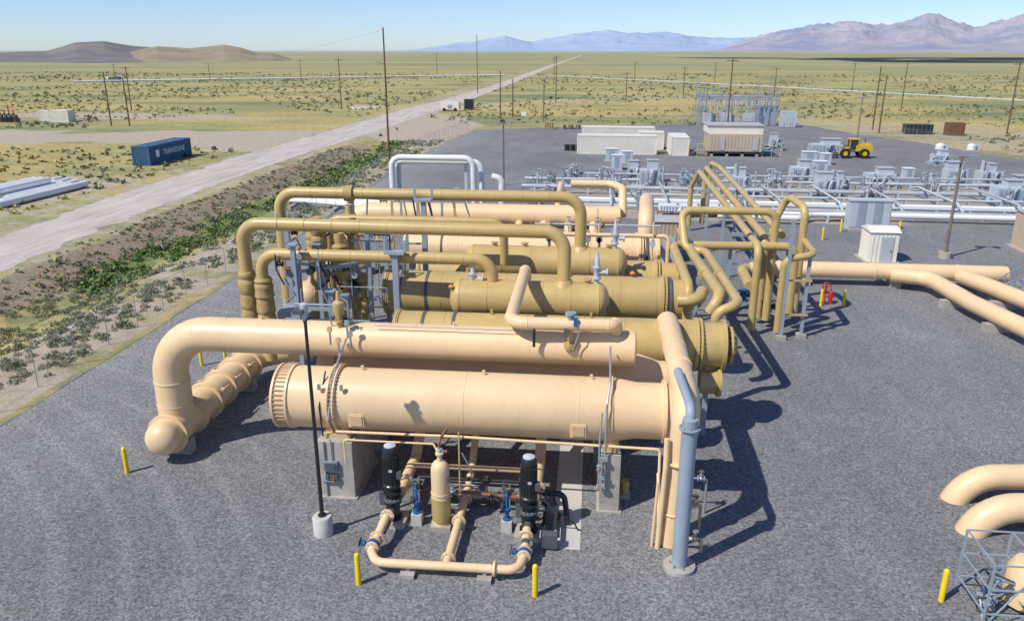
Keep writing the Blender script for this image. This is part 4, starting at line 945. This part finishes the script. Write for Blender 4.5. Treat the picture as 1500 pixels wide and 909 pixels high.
# fences
m,nt,bb,g=newmat('chainlink');nt.nodes.remove(bb)
o_=[n for n in nt.nodes if n.type=='OUTPUT_MATERIAL'][0]
tr=nt.nodes.new('ShaderNodeBsdfTransparent');df=nt.nodes.new('ShaderNodeBsdfDiffuse');df.inputs[0].default_value=(.30,.31,.31,1)
mx=nt.nodes.new('ShaderNodeMixShader');mx.inputs[0].default_value=.08;nt.links.new(tr.outputs[0],mx.inputs[1]);nt.links.new(df.outputs[0],mx.inputs[2]);nt.links.new(mx.outputs[0],o_.inputs[0])
def fence(pts,h=1.9,sp=3.,wire=True):
    b=B('chain_link_fence')
    for i in range(len(pts)-1):
        a=Vector((*pts[i],0));c=Vector((*pts[i+1],0));n=max(1,round((c-a).length/sp))
        for k in range(n):
            p=a.lerp(c,k/n);b.cyl(p,p+V(0,0,h),.024,'galv',8);b.beam(p+V(0,0,h),p+V(-.22,0,h+.25),.018,'galv')
        b.cyl(a+V(0,0,h),c+V(0,0,h),.014,'galv',6);b.cyl(a+V(0,0,.05),c+V(0,0,.05),.008,'galv',4)
        for q in (.1,.2,.3): b.cyl(a+V(-.25*q/.3,0,h+q),c+V(-.25*q/.3,0,h+q),.004,'galv',4)
        b.add([a+V(0,0,.05),c+V(0,0,.05),c+V(0,0,h),a+V(0,0,h)],[(0,1,2,3)],'chainlink')
    b.done()
fence([(-26.4,12),(-26.4,53),(-26.9,80),(-28.9,123),(-25.2,164)])
fence([(46,191),(52,164),(58,151),(66,123),(112,106)])
fence([(20,174),(20,190),(43,191)],2.4)
b=B('fence_sign');b.box((-15,172.5,1.5),(.05,.05,3),'galv');b.box((-15,172.4,2.6),(1.1,.05,.8),'white');b.done()

# cloud over the plain (its shadow lies on the plain at the right)
b=B('cloud');R=random.Random(3)
for i in range(26):
    cx=-360+R.uniform(-330,420);cy=720+R.uniform(-330,380);b.ball((cx,cy,1500+R.uniform(-30,30)),R.uniform(60,130),'cloudmat',16,.3)
b.done()

# ------------------------------------------------------------ light, sky, camera
el=rad(50)
sd=Vector((-math.cos(rad(40))*math.cos(el),-math.sin(rad(40))*math.cos(el),math.sin(el)))
L=bpy.data.lights.new('sun','SUN');L.energy=4.5;L.angle=rad(.53);L.color=(1,.95,.87)
lo=bpy.data.objects.new('sun',L);bpy.context.collection.objects.link(lo);lo.rotation_euler=sd.to_track_quat('Z','Y').to_euler()
W=bpy.data.worlds.new('World');scene.world=W;W.use_nodes=True;nt=W.node_tree
bg=nt.nodes['Background'];sk=nt.nodes.new('ShaderNodeTexSky');sk.sky_type='NISHITA';sk.sun_disc=False
sk.sun_elevation=el;sk.sun_rotation=rad(230);sk.altitude=1400;sk.air_density=1.;sk.dust_density=.6;sk.ozone_density=1.8
tm=nmix(nt,1.,sk.outputs[0],(.76,.88,1.18),'MULTIPLY')
nt.links.new(tm,bg.inputs[0]);bg.inputs[1].default_value=.125
p=math.atan(380.5/1150)
cd=bpy.data.cameras.new('camera');cd.sensor_width=36;cd.lens=1150/1500*36;cd.clip_end=200000;cd.clip_start=.3
co=bpy.data.objects.new('camera',cd);bpy.context.collection.objects.link(co);co.location=(0,0,15.5);co.rotation_euler=(math.pi/2-p,0,rad(5.8));scene.camera=co
scene.view_settings.view_transform='Standard';scene.view_settings.look='None';scene.view_settings.exposure=0
